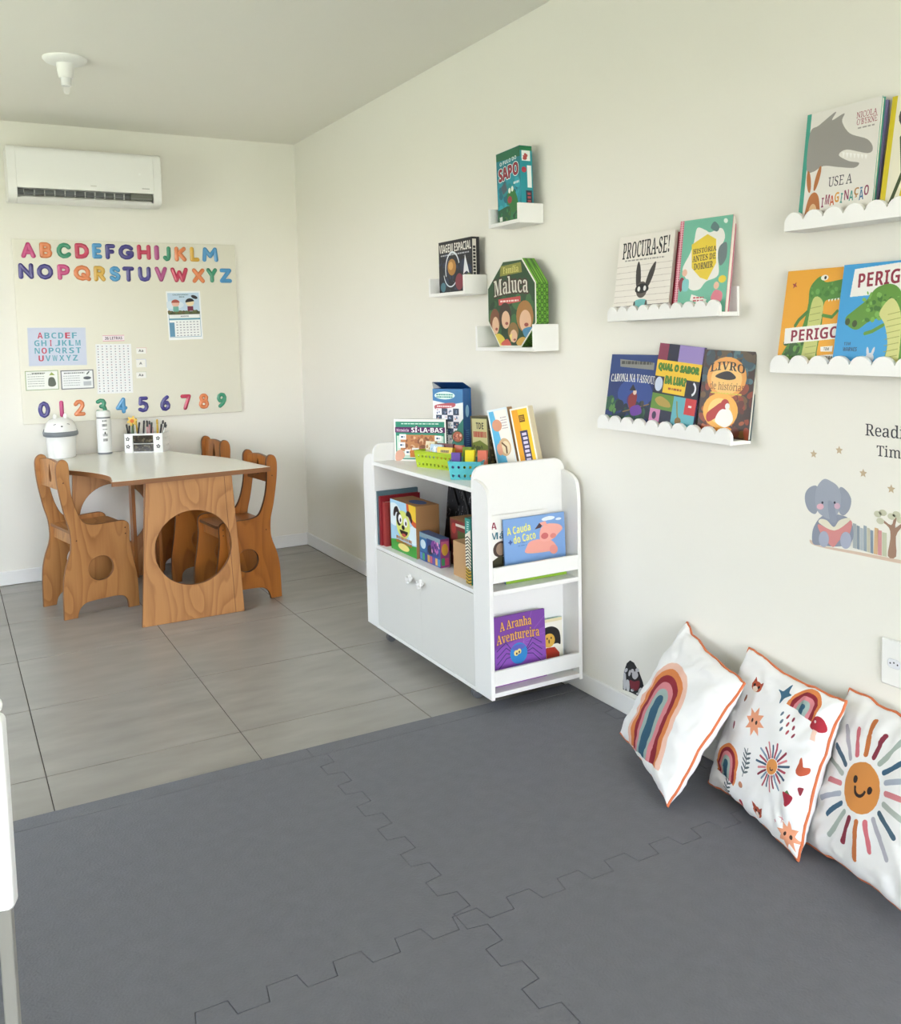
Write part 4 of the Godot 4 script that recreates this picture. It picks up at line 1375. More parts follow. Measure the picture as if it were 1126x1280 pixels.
	hr.rect(0, 0.86, 1, 0.12, "7fc8c4")
	book("cream picture book with a black-haired doll in the lower rack", Vector3(0.2, 0.195, 0.006), printed(hr), "7fc8c4", Vector3(-0.148, 0.084, 2.9), pose(0.0, 0.04), "books in the cart's end rack")


# ================= shelves on the right wall =================
func cradle(label: String, z0: float, z1: float, y: float, h: float):
	var L := z1 - z0
	var t := thing("wall_cradle_shelf", label, "shelf", Vector3(0, y, (z0 + z1) / 2), Basis(), "white wall shelves with end plates")
	var D := 0.108
	var th := 0.014
	part("shelf_board", block(Vector3(D, th, L - 2 * th), M.white, 0.001, Vector3(-D / 2, th / 2, 0)), t)
	for s in [-1.0, 1.0]:
		part("end_plate", block(Vector3(D, h, th), M.white, 0.001, Vector3(-D / 2, h / 2, s * (L / 2 - th / 2))), t)

func ledge(label: String, z0: float, z1: float, y: float, n: int, tilt := 0.0):
	var L := z1 - z0
	var D := 0.08
	var th := 0.012
	var t := thing("scalloped_ledge", label, "shelf", Vector3(0, y, (z0 + z1) / 2), Basis(Vector3.RIGHT, tilt), "white scalloped picture ledges")
	part("shelf_board", block(Vector3(D - th - 0.009, th, L), M.white, 0.001, Vector3(-(D - th + 0.009) / 2, th / 2, 0)), t)
	part("back_board", block(Vector3(0.009, 0.084, L), M.white, 0.001, Vector3(-0.0045, 0.042, 0)), t)
	var ring := PackedVector2Array([Vector2(-L / 2, 0), Vector2(L / 2, 0)])
	var pit := L / n
	var r := pit * 0.53
	for i in n:
		var cx := L / 2 - pit * (i + 0.5)
		for k in 9:
			var a := deg_to_rad(lerpf(19.0, 161.0, k / 8.0))
			ring.append(Vector2(cx + cos(a) * r, 0.047 - r + sin(a) * r))
	part("scalloped_lip", sheet(ring, [], 0.0, th, M.white, null, 0.001, Basis(Vector3.BACK, Vector3.UP, Vector3.RIGHT)), t, Vector3(-D, 0, 0))

func on_ledge(label: String, z0: float, z1: float, y: float, h: float, th: float, front: Material, spine: String, group: String, xf := -0.064, swing := 0.0, roll := 0.0, xtop := -0.006, soft := false) -> Node3D:
	# leans back so that its top rests near the wall
	var lean := asin(clampf((-xf - th + xtop) / h, 0.0, 0.4))
	return book(label, Vector3(z1 - z0, h, th), front, spine, Vector3(xf + th / 2, y, (z0 + z1) / 2), pose(WALL_TURN + swing, lean, roll), group, "picture_book", soft)

func build_wall_shelves():
	cradle("small white wall shelf holding the teal frog game box", 2.523, 2.744, 1.728, 0.072)
	cradle("white wall shelf holding the black space game box", 2.0, 2.322, 1.486, 0.08)
	cradle("wide white wall shelf holding the octagonal green game box", 2.403, 2.832, 1.256, 0.098)
	# frog leap game
	var p := Pic.new(300, 1.55, "137f8f")
	p.poly([[0, 0], [1, 0], [1, 0.22], [0, 0.16]], "1a6a4a")
	p.ell(0.5, 0.9, 0.5, 0.5, "1d93a8")
	p.specks(26, 0, 0.7, 1, 0.6, 0.04, 0.14, ["1a8a8f", "2aa6b8", "0f6a7c"], 2)
	p.poly([[0, 1.25], [0.4, 1.2], [1, 1.3], [1, 1.55], [0, 1.55]], "185a3a")
	p.specks(30, 0, 1.25, 1, 0.3, 0.03, 0.09, ["124a30", "2a7a4c", "3a6a2c"], 3)
	p.text("O PULO DO", 0.5, 0.23, 0.7, 0.08, "e9f4f2", "sans", -0.05)
	p.text("SAPO", 0.5, 0.47, 0.82, 0.26, "b5263a", "sans", -0.06, 0.028, "ffffff")
	p.text("SAPO", 0.5, 0.47, 0.82, 0.26, "9c1f38", "sans", -0.06, 0.012, "201018")
	p.blob([[0.4, 1.1], [0.46, 0.9], [0.6, 0.84], [0.74, 0.92], [0.84, 1.1], [0.86, 1.32], [0.6, 1.36], [0.5, 1.22]], "2f7a3a")
	p.ell(0.52, 0.88, 0.05, 0.06, "e8f0e0")
	p.ell(0.64, 0.86, 0.05, 0.06, "e8f0e0")
	p.ell(0.52, 1.08, 0.09, 0.08, "a33a44")
	p.star(0.3, 0.8, 0.14, 0.7, 4, "4a5a68", 0.4)
	p.rows(0.7, 0.72, 0.24, 1, 0.1, 0.05, "d9e6ea", 4)
	p.rect(0.06, 1.4, 0.12, 0.1, "e9efe8")
	var s := Pic.new(96, 4.9, "1d93a0")
	s.rect(0, 0, 1, 0.3, "1f7a4c")
	s.rect(0.15, 0.3, 0.7, 0.7, "e6ecea")
	s.specks(10, 0.2, 0.4, 0.6, 0.5, 0.08, 0.16, ["7a8a8c", "b04a4a", "e6ecea"], 5)
	s.rect(0.55, 1.3, 0.35, 1.5, "eef2f0")
	s.ell(0.3, 1.6, 0.2, 0.2, "b23a4a")
	s.rect(0.4, 3.0, 0.5, 1.7, "243040")
	for k in 6:
		s.rect(0.52, 3.15 + 0.25 * k, 0.26, 0.16, "a5484c")
	game_box("teal frog game box on the topmost small wall shelf", Vector3(0.168, 0.264, 0.053), mat("1b7f86", 0.4), {"front": printed(p), "side": printed(s)}, Vector3(-0.0585, 1.7425, 2.645), pose(WALL_TURN, 0.0, 0.04), "game boxes on the wall shelves", "game_box", true)
	# space travel game
	var v := Pic.new(360, 0.75, "141722")
	v.specks(40, 0, 0.2, 1, 0.5, 0.02, 0.09, ["1c2a44", "22304c", "101828", "2a2438"], 6)
	v.specks(40, 0, 0.0, 1, 0.75, 0.002, 0.005, ["dfe3ea"], 7)
	v.text("VIAGEM ESPACIAL", 0.5, 0.1, 0.96, 0.12, "f2f0ea", "sans", 0.0, 0.006, "3a3020")
	v.rows(0.06, 0.19, 0.86, 1, 0.03, 0.02, "b9bcc4", 5)
	v.ell(0.4, 0.38, 0.13, 0.12, "b5803a")
	v.ell(0.37, 0.36, 0.07, 0.06, "d9a862")
	v.arc(0.42, 0.42, 0.2, 0.225, 20, 200, "dfe6ee", 1.2)
	v.arc(0.36, 0.45, 0.2, 0.22, 190, 330, "dfe6ee", 1.0)
	v.poly([[0.74, 0.5], [0.8, 0.22], [0.86, 0.36], [0.92, 0.5], [0.84, 0.46]], "e6e8ee")
	v.ell(0.62, 0.6, 0.12, 0.12, "8a3a4a")
	v.ell(0.12, 0.66, 0.08, 0.07, "4a7a8a")
	v.ell(0.9, 0.56, 0.08, 0.07, "6a7a3a")
	var vs := Pic.new(64, 6.2, "16161c")
	vs.rect(0.08, 0.2, 0.5, 5.6, "d9d5cc")
	for k in 12:
		vs.rect(0.16, 1.0 + 0.38 * k, 0.34, 0.26, "2a2a30")
	game_box("black space travel game box on a white wall shelf", Vector3(0.292, 0.219, 0.036), mat("17171d", 0.4), {"front": printed(v), "side": printed(vs)}, Vector3(-0.044, 1.5005, 2.161), yaw(WALL_TURN), "game boxes on the wall shelves", "game_box", true)
	# octagonal game
	var g := Pic.new(420, 0.95, "24482a")
	g.specks(40, 0.05, 0.4, 0.9, 0.5, 0.03, 0.1, ["2f5a34", "1c3a22", "3a6a3c"], 8)
	g.poly([[0.3, 0.06], [0.72, 0.04], [0.74, 0.15], [0.28, 0.17]], "8a8a3c")
	g.text("Família", 0.51, 0.105, 0.32, 0.075, "d8cf7a", "serif", -0.02)
	g.text("Maluca", 0.5, 0.27, 0.7, 0.19, "d9d6c8", "serif", -0.03, 0.018, "3a2a1c", 0.02)
	g.poly([[0.24, 0.42], [0.7, 0.4], [0.7, 0.46], [0.25, 0.49]], "c2494a")
	g.rows(0.28, 0.435, 0.38, 1, 0.02, 0.02, "f2dcd6", 3)
	for e in [[0.16, 0.66, 0.11, 0.14, "7a4a30"], [0.38, 0.6, 0.13, 0.14, "3a2a20"], [0.78, 0.62, 0.17, 0.17, "a5743c"], [0.54, 0.78, 0.11, 0.1, "8a6a3a"]]:
		g.ell(e[0], e[1], e[2], e[3], e[4])
		g.ell(e[0] + 0.01, e[1] + 0.05, e[2] * 0.68, e[3] * 0.7, "e0b796")
		g.ell(e[0] + 0.03, e[1] + 0.09, e[2] * 0.25, e[3] * 0.12, "9a4a40")
	g.blob([[0.12, 0.84], [0.24, 0.8], [0.36, 0.86], [0.34, 0.95], [0.14, 0.95]], "d9c24a")
	g.blob([[0.28, 0.92], [0.42, 0.86], [0.5, 0.95]], "c9584a")
	g.blob([[0.6, 0.9], [0.72, 0.84], [0.84, 0.88], [0.7, 0.95]], "cfa24a")
	g.poly([[0.46, 0.82], [0.52, 0.8], [0.5, 0.9]], "e6d27a")
	g.blob([[0.74, 0.76], [0.92, 0.74], [0.9, 0.84], [0.78, 0.84]], "4a8ab0")
	var chk := Pic.new(128, 1.0, "5f9a2a")
	for i in 8:
		for j in 8:
			if (i + j) % 2 == 0:
				chk.rect(i / 8.0, j / 8.0, 0.125, 0.125, "3a6a1c")
			chk.rect(i / 8.0 + 0.05, j / 8.0 + 0.05, 0.03, 0.03, "8abf4a")
	var oc := PackedVector2Array([Vector2(-0.085, 0.0), Vector2(0.07, 0.0), Vector2(0.173, 0.088), Vector2(0.173, 0.236), Vector2(0.083, 0.33), Vector2(-0.052, 0.33), Vector2(-0.173, 0.23), Vector2(-0.173, 0.1)])
	var t := thing("octagonal_game_box", "octagonal green game box with cartoon faces on the wide wall shelf", "box", Vector3(-0.058, 1.2705, 2.639), yaw(WALL_TURN), "game boxes on the wall shelves")
	var cm := printed(chk)
	cm.texture_repeat = true
	cm.uv1_scale = Vector3(9, 0.6, 1)
	part("box_body", sheet(oc, [], -0.028, 0.0255, mat("2a5a2a", 0.4), cm, 0.0), t)
	part("front_print", sheet(inset(oc, 0.006), [], 0.027, 0.0276, printed(g), null, 0.0, Basis(), Vector3.ZERO, Rect2(-0.173, 0, 0.346, 0.33)), t)
	part("lid_edge", sheet(oc, [], 0.0255, 0.027, mat("e9ebe0", 0.5), null, 0.0003), t)
	# -------- ledges --------
	ledge("scalloped white ledge with the rabbit book and pink-spined book", 3.225, 3.73, 1.357, 10, -0.012)
	ledge("scalloped white ledge with the blue, the patchwork and the orange book", 3.165, 3.775, 1.0, 10, 0.006)
	ledge("scalloped white ledge holding the grey wolf book and yellow book", 3.962, 4.562, 1.568, 10, 0.0)
	ledge("scalloped white ledge with the two crocodile books", 3.917, 4.537, 1.206, 10, 0.0)
	var L1 := "books on the ledge over the patchwork one"
	# rabbit wanted poster
	var a := Pic.new(360, 0.94, "efe9e0")
	for k in 9:
		a.line(0.0, 0.36 + 0.07 * k, 1.0, 0.345 + 0.07 * k, 0.006, "cbc2ba")
	a.line(0, 0.83, 1, 0.81, 0.012, "9a938f")
	a.text("PROCURA-SE!", 0.5, 0.16, 0.84, 0.19, "17161a", "serif", -0.03)
	a.rows(0.14, 0.28, 0.72, 1, 0.03, 0.018, "a59f9a", 7)
	a.blob([[0.4, 0.6], [0.37, 0.42], [0.4, 0.31], [0.45, 0.4], [0.47, 0.58]], "3a3634")
	a.blob([[0.56, 0.58], [0.62, 0.42], [0.71, 0.33], [0.7, 0.45], [0.62, 0.6]], "3a3634")
	a.ell(0.5, 0.64, 0.1, 0.095, "5a524c")
	a.blob([[0.4, 0.6], [0.5, 0.57], [0.6, 0.59], [0.62, 0.65], [0.5, 0.68], [0.39, 0.66]], "141416")
	a.ell(0.45, 0.63, 0.025, 0.03, "f0efec")
	a.ell(0.555, 0.625, 0.025, 0.03, "f0efec")
	a.blob([[0.39, 0.77], [0.6, 0.76], [0.61, 0.9], [0.4, 0.91]], "6fb9b9")
	a.ell(0.39, 0.83, 0.02, 0.06, "4a443f")
	a.ell(0.6, 0.82, 0.02, 0.06, "4a443f")
	on_ledge("cream picture book with a masked rabbit on the ledge", 3.232, 3.498, 1.3695, 0.258, 0.012, printed(a), "e6e0d8", L1, -0.064, 0.0, 0.0, -0.018)
	on_ledge("red book whose edge shows between rabbit and pink-spined books", 3.262, 3.523, 1.3695, 0.252, 0.008, mat("a5203a", 0.45), "8f1a30", L1, -0.0505)
	# bedtime stories
	var h := Pic.new(400, 1.28, "6fb79d")
	h.rect(0, 0, 0.075, 1.28, "d98a9a")
	for k in 40:
		h.rect(0.0, k * 0.032, 0.075, 0.012, "b9506a")
	h.rect(0.03, 0, 0.012, 1.28, "f0c6cc")
	h.blob([[0.3, 0.3], [0.34, 0.12], [0.5, 0.16], [0.6, 0.2], [0.8, 0.16], [0.88, 0.3], [0.78, 0.5], [0.82, 0.78], [0.6, 0.86], [0.48, 0.96], [0.3, 0.95], [0.2, 0.8], [0.12, 0.66], [0.24, 0.46]], "ece9e2")
	h.blob([[0.8, 0.4], [0.92, 0.36], [0.94, 0.56], [0.84, 0.66], [0.78, 0.52]], "6a7a7c")
	h.blob([[0.6, 0.14], [0.66, 0.06], [0.76, 0.14], [0.72, 0.2]], "5a7a7a")
	h.poly([[0.26, 0.34], [0.55, 0.22], [0.72, 0.3], [0.76, 0.62], [0.62, 0.84], [0.48, 0.8], [0.3, 0.66]], "e6c934")
	h.text("HISTÓRIA", 0.52, 0.42, 0.44, 0.085, "2c2a24", "serif", -0.05)
	h.text("ANTES DE", 0.52, 0.53, 0.44, 0.08, "2c2a24", "serif", -0.05)
	h.text("DORMIR", 0.52, 0.64, 0.36, 0.085, "2c2a24", "serif", -0.05)
	h.ell(0.17, 0.72, 0.05, 0.05, "e6b9a0")
	h.blob([[0.06, 0.86], [0.12, 0.78], [0.18, 0.84], [0.12, 0.98]], "8a2a3a")
	h.blob([[0.15, 0.82], [0.26, 0.82], [0.26, 0.96], [0.15, 0.96]], "7fc4c4")
	h.ell(0.9, 0.84, 0.07, 0.05, "e6c934")
	h.ell(0.8, 0.92, 0.05, 0.05, "e6b9a0")
	h.blob([[0.72, 1.1], [0.78, 0.98], [0.92, 1.02], [0.9, 1.14]], "d97a8a")
	h.poly([[0.34, 1.02], [0.64, 1.1], [0.6, 1.18], [0.32, 1.1]], "f2eee8")
	h.rows(0.38, 1.06, 0.2, 2, 0.04, 0.02, "b9404a", 3)
	h.ell(0.87, 0.07, 0.04, 0.03, "e6efe6", 0.5)
	on_ledge("mint green storybook with a pink patterned spine on the ledge", 3.53, 3.722, 1.3695, 0.277, 0.018, printed(h), "cf7f92", L1, -0.062, deg_to_rad(7))
	# broom ride
	var L2 := "books on the ledge over the wall sticker"
	var c := Pic.new(400, 0.93, "1d3470")
	c.poly([[0, 0], [1, 0], [1, 0.3], [0, 0.25]], "23407f")
	c.ell(0.55, 0.5, 0.34, 0.2, "2c4a94")
	c.specks(60, 0, 0.62, 1, 0.33, 0.03, 0.1, ["16304a", "1c4438", "12243c", "2a5a44"], 9)
	c.specks(14, 0, 0.6, 0.2, 0.3, 0.02, 0.05, ["3f7a4a", "5a8a4a"], 3)
	c.poly([[0.18, 0.06], [0.86, 0.1], [0.86, 0.19], [0.2, 0.16]], "8a8a86")
	c.rows(0.22, 0.085, 0.6, 1, 0.03, 0.04, "4a4a48", 9)
	c.text("CARONA NA VASSOURA", 0.52, 0.3, 0.96, 0.1, "f2f0ea", "serif", 0.02, 0.0, "ffffff", 0.02)
	c.ell(0.5, 0.58, 0.09, 0.08, "5a2a6a")
	c.blob([[0.44, 0.56], [0.52, 0.48], [0.6, 0.52], [0.58, 0.66], [0.48, 0.7]], "8a2a30")
	c.ell(0.55, 0.48, 0.035, 0.035, "e0c4b0")
	c.poly([[0.44, 0.46], [0.5, 0.38], [0.57, 0.46]], "1c1c24")
	c.stroke([[0.36, 0.74], [0.84, 0.62]], 0.014, "8a6a3a")
	c.blob([[0.5, 0.68], [0.66, 0.64], [0.72, 0.74], [0.54, 0.78]], "6a3aa0")
	c.ell(0.72, 0.62, 0.03, 0.04, "3a3a3a")
	on_ledge("dark blue night-scene picture book on the lower ledge", 3.172, 3.428, 1.0125, 0.236, 0.008, printed(c), "1a2c5c", L2, -0.058, 0.0, 0.0, -0.012)
	# patchwork
	var q := Pic.new(360, 1.3, "1a1f33")
	q.rect(0.0, 0.0, 0.22, 0.25, "8a3450")
	q.rect(0.22, 0.0, 0.24, 0.25, "20243c")
	q.rect(0.46, 0.0, 0.54, 0.25, "9a86c4")
	q.rect(0.0, 0.25, 1.0, 0.25, "f0c630")
	q.rect(0.22, 0.5, 0.5, 0.24, "f0c630")
	q.rect(0.0, 0.5, 0.22, 0.24, "2a2c44")
	q.ell(0.11, 0.62, 0.09, 0.11, "c9d3e6")
	q.rect(0.72, 0.5, 0.28, 0.24, "16182a")
	q.arc(0.84, 0.62, 0.075, 0.11, -70, 70, "e6e8f0")
	q.rect(0.0, 0.76, 0.5, 0.24, "5f8a34")
	q.blob([[0.08, 0.86], [0.2, 0.8], [0.4, 0.86], [0.44, 0.94], [0.2, 0.94]], "b59a4a")
	q.rect(0.5, 0.76, 0.26, 0.5, "63b0bd")
	q.rect(0.76, 0.76, 0.24, 0.24, "cf3a3c")
	q.rect(0.84, 0.86, 0.07, 0.03, "f0e6e6")
	q.rect(0.0, 1.0, 0.24, 0.2, "d084b4")
	q.rect(0.24, 1.0, 0.26, 0.2, "1c2440")
	q.rect(0.0, 1.2, 0.5, 0.1, "e07a5a")
	q.rect(0.76, 1.0, 0.24, 0.3, "63b0bd")
	q.rect(0.5, 1.22, 0.2, 0.08, "1a1f33")
	q.rect(0.7, 1.22, 0.3, 0.08, "9ac83a")
	q.stroke([[0.58, 0.84], [0.62, 1.0], [0.66, 1.1]], 0.03, "8a8a4a")
	q.ell(0.66, 1.12, 0.07, 0.06, "8a6a3a")
	q.ell(0.11, 1.1, 0.05, 0.06, "4a3a5a")
	q.text("QUAL O SABOR", 0.5, 0.36, 0.9, 0.11, "4f8f2a", "sans", 0.0, 0.01, "2a5a1c")
	q.text("DA LUA?", 0.48, 0.54, 0.46, 0.11, "4f8f2a", "sans", 0.0, 0.01, "2a5a1c")
	q.rows(0.34, 0.65, 0.3, 1, 0.03, 0.03, "a5521c", 9)
	on_ledge("patchwork-cover picture book with moon and animals leaning between two books", 3.405, 3.603, 1.014, 0.266, 0.007, printed(q), "3a3060", L2, -0.0665, 0.0, -0.075, -0.022)
	# storybook
	var b := Pic.new(360, 1.36, "3a2418")
	b.specks(60, 0, 0, 1, 0.5, 0.04, 0.13, ["4a6a70", "35505a", "5a4a34", "2a3a40"], 12)
	b.specks(70, 0, 0.55, 1, 0.8, 0.04, 0.12, ["8a3a1c", "5a2414", "a5542a", "3a1c10", "6a4a20"], 13)
	b.ell(0.48, 0.42, 0.38, 0.32, "e8a04a")
	b.ell(0.48, 0.45, 0.3, 0.24, "f0c070")
	b.ell(0.42, 0.95, 0.34, 0.28, "f0b04a")
	b.ell(0.4, 0.95, 0.22, 0.2, "f6d07a")
	b.text("LIVRO", 0.48, 0.24, 0.66, 0.13, "1c1410", "serif", 0.0, 0.0, "ffffff", 0.05)
	b.text("de histórias", 0.5, 0.56, 0.66, 0.12, "7a4420", "serifthin")
	b.rows(0.2, 0.66, 0.6, 1, 0.03, 0.022, "d9c24a", 4)
	b.blob([[0.26, 0.42], [0.4, 0.34], [0.54, 0.33], [0.66, 0.42], [0.5, 0.46]], "1c1612")
	b.blob([[0.16, 1.02], [0.3, 0.9], [0.44, 0.82], [0.52, 0.95], [0.36, 1.06], [0.2, 1.14]], "b02a24")
	b.blob([[0.34, 1.12], [0.42, 0.94], [0.6, 0.92], [0.68, 1.08], [0.54, 1.2]], "f0efe8")
	b.ell(0.5, 0.84, 0.08, 0.08, "b02a24")
	b.ell(0.55, 0.87, 0.045, 0.05, "e8e6e0")
	b.ell(0.42, 1.24, 0.08, 0.03, "e0902c")
	b.ell(0.6, 1.22, 0.07, 0.03, "e0902c")
	b.stroke([[0.7, 1.16], [0.84, 1.04], [1.0, 1.0]], 0.05, "3a2010")
	on_ledge("orange and brown storybook with a red-hooded goose", 3.618, 3.79, 1.0125, 0.25, 0.015, printed(b), "4a5a60", L2, -0.045, deg_to_rad(12), -0.045, -0.004)
	# wolf book
	var R1 := "books on the ledge with the wolf book"
	var u := Pic.new(400, 1.17, "e9e5de")
	u.rect(0, 0, 0.06, 1.17, "3f9f8c")
	u.blob([[0.06, 0.58], [0.06, 0.2], [0.18, 0.14], [0.4, 0.04], [0.36, 0.12], [0.52, 0.08], [0.5, 0.16], [0.62, 0.3], [0.86, 0.4], [0.94, 0.5], [0.88, 0.54], [0.6, 0.46], [0.5, 0.5], [0.64, 0.58], [0.78, 0.62], [0.72, 0.66], [0.5, 0.62], [0.3, 0.58], [0.16, 0.62]], "9a9691")
	for k in 7:
		u.poly([[0.54 + 0.05 * k, 0.475 + 0.012 * k], [0.58 + 0.05 * k, 0.485 + 0.012 * k], [0.565 + 0.05 * k, 0.54 + 0.01 * k]], "f6f4f0")
	u.text("NICOLA", 0.82, 0.135, 0.26, 0.06, "9a3a4a", "serifthin")
	u.text("O'BYRNE", 0.83, 0.205, 0.26, 0.06, "9a3a4a", "serifthin")
	u.rows(0.72, 0.26, 0.22, 1, 0.03, 0.014, "a5a09a", 3)
	u.text("USE A", 0.55, 0.76, 0.32, 0.1, "3a3640", "serifthin")
	var cs := ["8a3a5a", "8a2a4a", "c2502c", "d9962c", "3d8f86", "8a3a5a", "3d8f86", "b0783a", "3d6f9a", "8a3a5a"]
	var wd := "IMAGINAÇÃO"
	for k in wd.length():
		var wide := 0.028 if wd[k] == "I" else 0.058
		u.text(wd[k], 0.335 + 0.064 * k, 0.95 - 0.004 * k + (0.012 if k % 2 == 0 else -0.008), wide, 0.1 if wd[k] != "Ã" else 0.13, cs[k], "sans", 0.08 * sin(k * 2.1))
	u.blob([[0.1, 1.17], [0.12, 0.92], [0.2, 0.84], [0.28, 0.92], [0.3, 1.17]], "b8703a")
	u.ell(0.11, 0.72, 0.03, 0.12, "b8703a", -0.2)
	u.ell(0.23, 0.7, 0.03, 0.13, "b8703a", 0.25)
	u.ell(0.2, 1.06, 0.06, 0.1, "e0b98a")
	u.rows(0.34, 1.08, 0.5, 1, 0.03, 0.03, "8a8680", 5)
	on_ledge("grey wolf picture book with a teal spine on the upper ledge", 3.99, 4.208, 1.5805, 0.281, 0.012, printed(u), "3f9f8c", R1, -0.064, 0.0, 0.0, -0.017)
	on_ledge("lilac book peeking out behind the grey wolf book", 4.0, 4.2105, 1.5805, 0.274, 0.007, mat("9d93c4", 0.5), "8f86ba", R1, -0.0505)
	var y := Pic.new(300, 1.2, "efe9d2")
	y.rect(0, 0, 0.06, 1.2, "d9c41f")
	y.ell(0.3, 0.22, 0.2, 0.16, "4a4640")
	y.ell(0.26, 0.3, 0.12, 0.1, "e6dfd2")
	y.blob([[0.2, 0.42], [0.4, 0.4], [0.6, 0.5], [0.66, 1.2], [0.24, 1.2], [0.24, 0.8]], "d9c41f")
	y.stroke([[0.16, 0.44], [0.22, 0.8], [0.12, 1.1]], 0.04, "3a4a24")
	on_ledge("yellow-edged picture book with a grey-haired figure beside the wolf book", 4.227, 4.46, 1.5805, 0.276, 0.012, printed(y), "d9c41f", R1)
	# crocodile books
	var R2 := "crocodile books on the lower ledge"
	var k1 := Pic.new(400, 1.06, "efa92a")
	k1.blob([[0.06, 1.06], [0.1, 0.84], [0.28, 0.66], [0.34, 0.4], [0.34, 0.2], [0.44, 0.09], [0.52, 0.1], [0.56, 0.15], [0.98, 0.12], [1.0, 0.3], [0.7, 0.34], [0.56, 0.36], [0.56, 0.6], [0.54, 0.9], [0.56, 1.06]], "4f8a34")
	k1.specks(50, 0.1, 0.75, 0.34, 0.3, 0.02, 0.05, ["3a6a28", "6aa046", "2f5a24"], 4)
	k1.specks(30, 0.36, 0.16, 0.6, 0.14, 0.01, 0.035, ["3f7a2c", "66a048"], 5)
	k1.blob([[0.4, 0.32], [0.54, 0.36], [0.54, 0.62], [0.5, 1.06], [0.34, 1.06], [0.36, 0.7]], "c9cc7a")
	for k in 9:
		k1.line(0.38, 0.42 + 0.07 * k, 0.52, 0.4 + 0.07 * k, 0.006, "8f9a4a")
		k1.poly([[0.6 + 0.04 * k, 0.335 - 0.003 * k], [0.63 + 0.04 * k, 0.33 - 0.003 * k], [0.615 + 0.04 * k, 0.36 - 0.003 * k]], "f4f2e6")
	k1.stroke([[0.56, 0.5], [0.68, 0.52], [0.74, 0.46]], 0.035, "4f8a34")
	k1.stroke([[0.34, 0.46], [0.24, 0.54], [0.2, 0.6]], 0.04, "457a2e")
	k1.ell(0.52, 0.1, 0.05, 0.03, "f0ece0")
	k1.ell(0.53, 0.1, 0.015, 0.018, "2a2a1c")
	k1.rect(0.8, 0.12, 0.1, 0.05, "e8c9b8")
	k1.poly([[0.06, 0.63], [1.0, 0.57], [1.0, 0.73], [0.07, 0.8]], "f4f0ea")
	k1.text("PERIGOSO!", 0.62, 0.685, 0.92, 0.12, "8f1c38", "sans", -0.06)
	k1.poly([[0.58, 0.83], [0.74, 0.82], [0.74, 0.88], [0.59, 0.88]], "f4f0ea")
	k1.text("TIM", 0.66, 0.852, 0.07, 0.03, "4a4440")
	k1.poly([[0.58, 0.92], [0.86, 0.9], [0.86, 0.97], [0.59, 0.98]], "f4f0ea")
	k1.text("WARNES", 0.72, 0.943, 0.2, 0.035, "4a4440")
	k1.star(0.12, 0.16, 0.04, 0.4, 4, "a5423a", 0.5)
	on_ledge("orange picture book with a green crocodile on the lower ledge", 3.916, 4.15, 1.2185, 0.257, 0.006, printed(k1), "e09a20", R2, -0.056)
	var k2 := Pic.new(400, 1.06, "3aa0dc")
	k2.poly([[0.14, 0.05], [1.0, 0.0], [1.0, 0.22], [0.9, 0.3], [0.12, 0.33]], "f4f1ec")
	k2.text("PERIGOSO", 0.62, 0.15, 0.84, 0.14, "8f1c38", "sans", -0.05)
	k2.blob([[0.14, 0.62], [0.1, 0.54], [0.2, 0.46], [0.34, 0.36], [0.42, 0.26], [0.56, 0.22], [0.68, 0.26], [0.78, 0.4], [0.86, 0.6], [0.84, 1.06], [0.62, 1.06], [0.64, 0.8], [0.58, 0.56], [0.4, 0.58], [0.26, 0.66]], "5f9430")
	k2.specks(40, 0.3, 0.28, 0.4, 0.3, 0.012, 0.035, ["3f7424", "7ab04a"], 7)
	k2.blob([[0.5, 0.5], [0.62, 0.36], [0.74, 0.5], [0.78, 0.8], [0.76, 1.06], [0.62, 1.06], [0.64, 0.82], [0.58, 0.62]], "d6d68a")
	for k in 9:
		k2.line(0.6, 0.52 + 0.06 * k, 0.76, 0.49 + 0.06 * k, 0.006, "9aa04e")
	k2.stroke([[0.56, 0.62], [0.44, 0.68], [0.36, 0.7]], 0.035, "5f9430")
	k2.ell(0.13, 0.58, 0.03, 0.035, "3a4a1c")
	k2.ell(0.22, 0.6, 0.03, 0.035, "3a4a1c")
	k2.text("TIM", 0.16, 0.8, 0.08, 0.03, "1f4a70")
	k2.text("WARNES", 0.2, 0.855, 0.17, 0.04, "1f3a5a")
	k2.rect(0.36, 0.98, 0.2, 0.02, "2a3040")
	k2.rect(0.39, 0.99, 0.13, 0.07, "3a4258")
	k2.ell(0.45, 0.94, 0.05, 0.05, "d9dce4")
	k2.ell(0.42, 0.88, 0.015, 0.05, "d9dce4", -0.2)
	k2.ell(0.48, 0.88, 0.015, 0.05, "d9dce4", 0.3)
	on_ledge("sky blue picture book with a green crocodile in front of the orange one", 4.1, 4.335, 1.2185, 0.26, 0.006, printed(k2), "2f8fc8", R2, -0.064, 0.0, 0.0, -0.014)


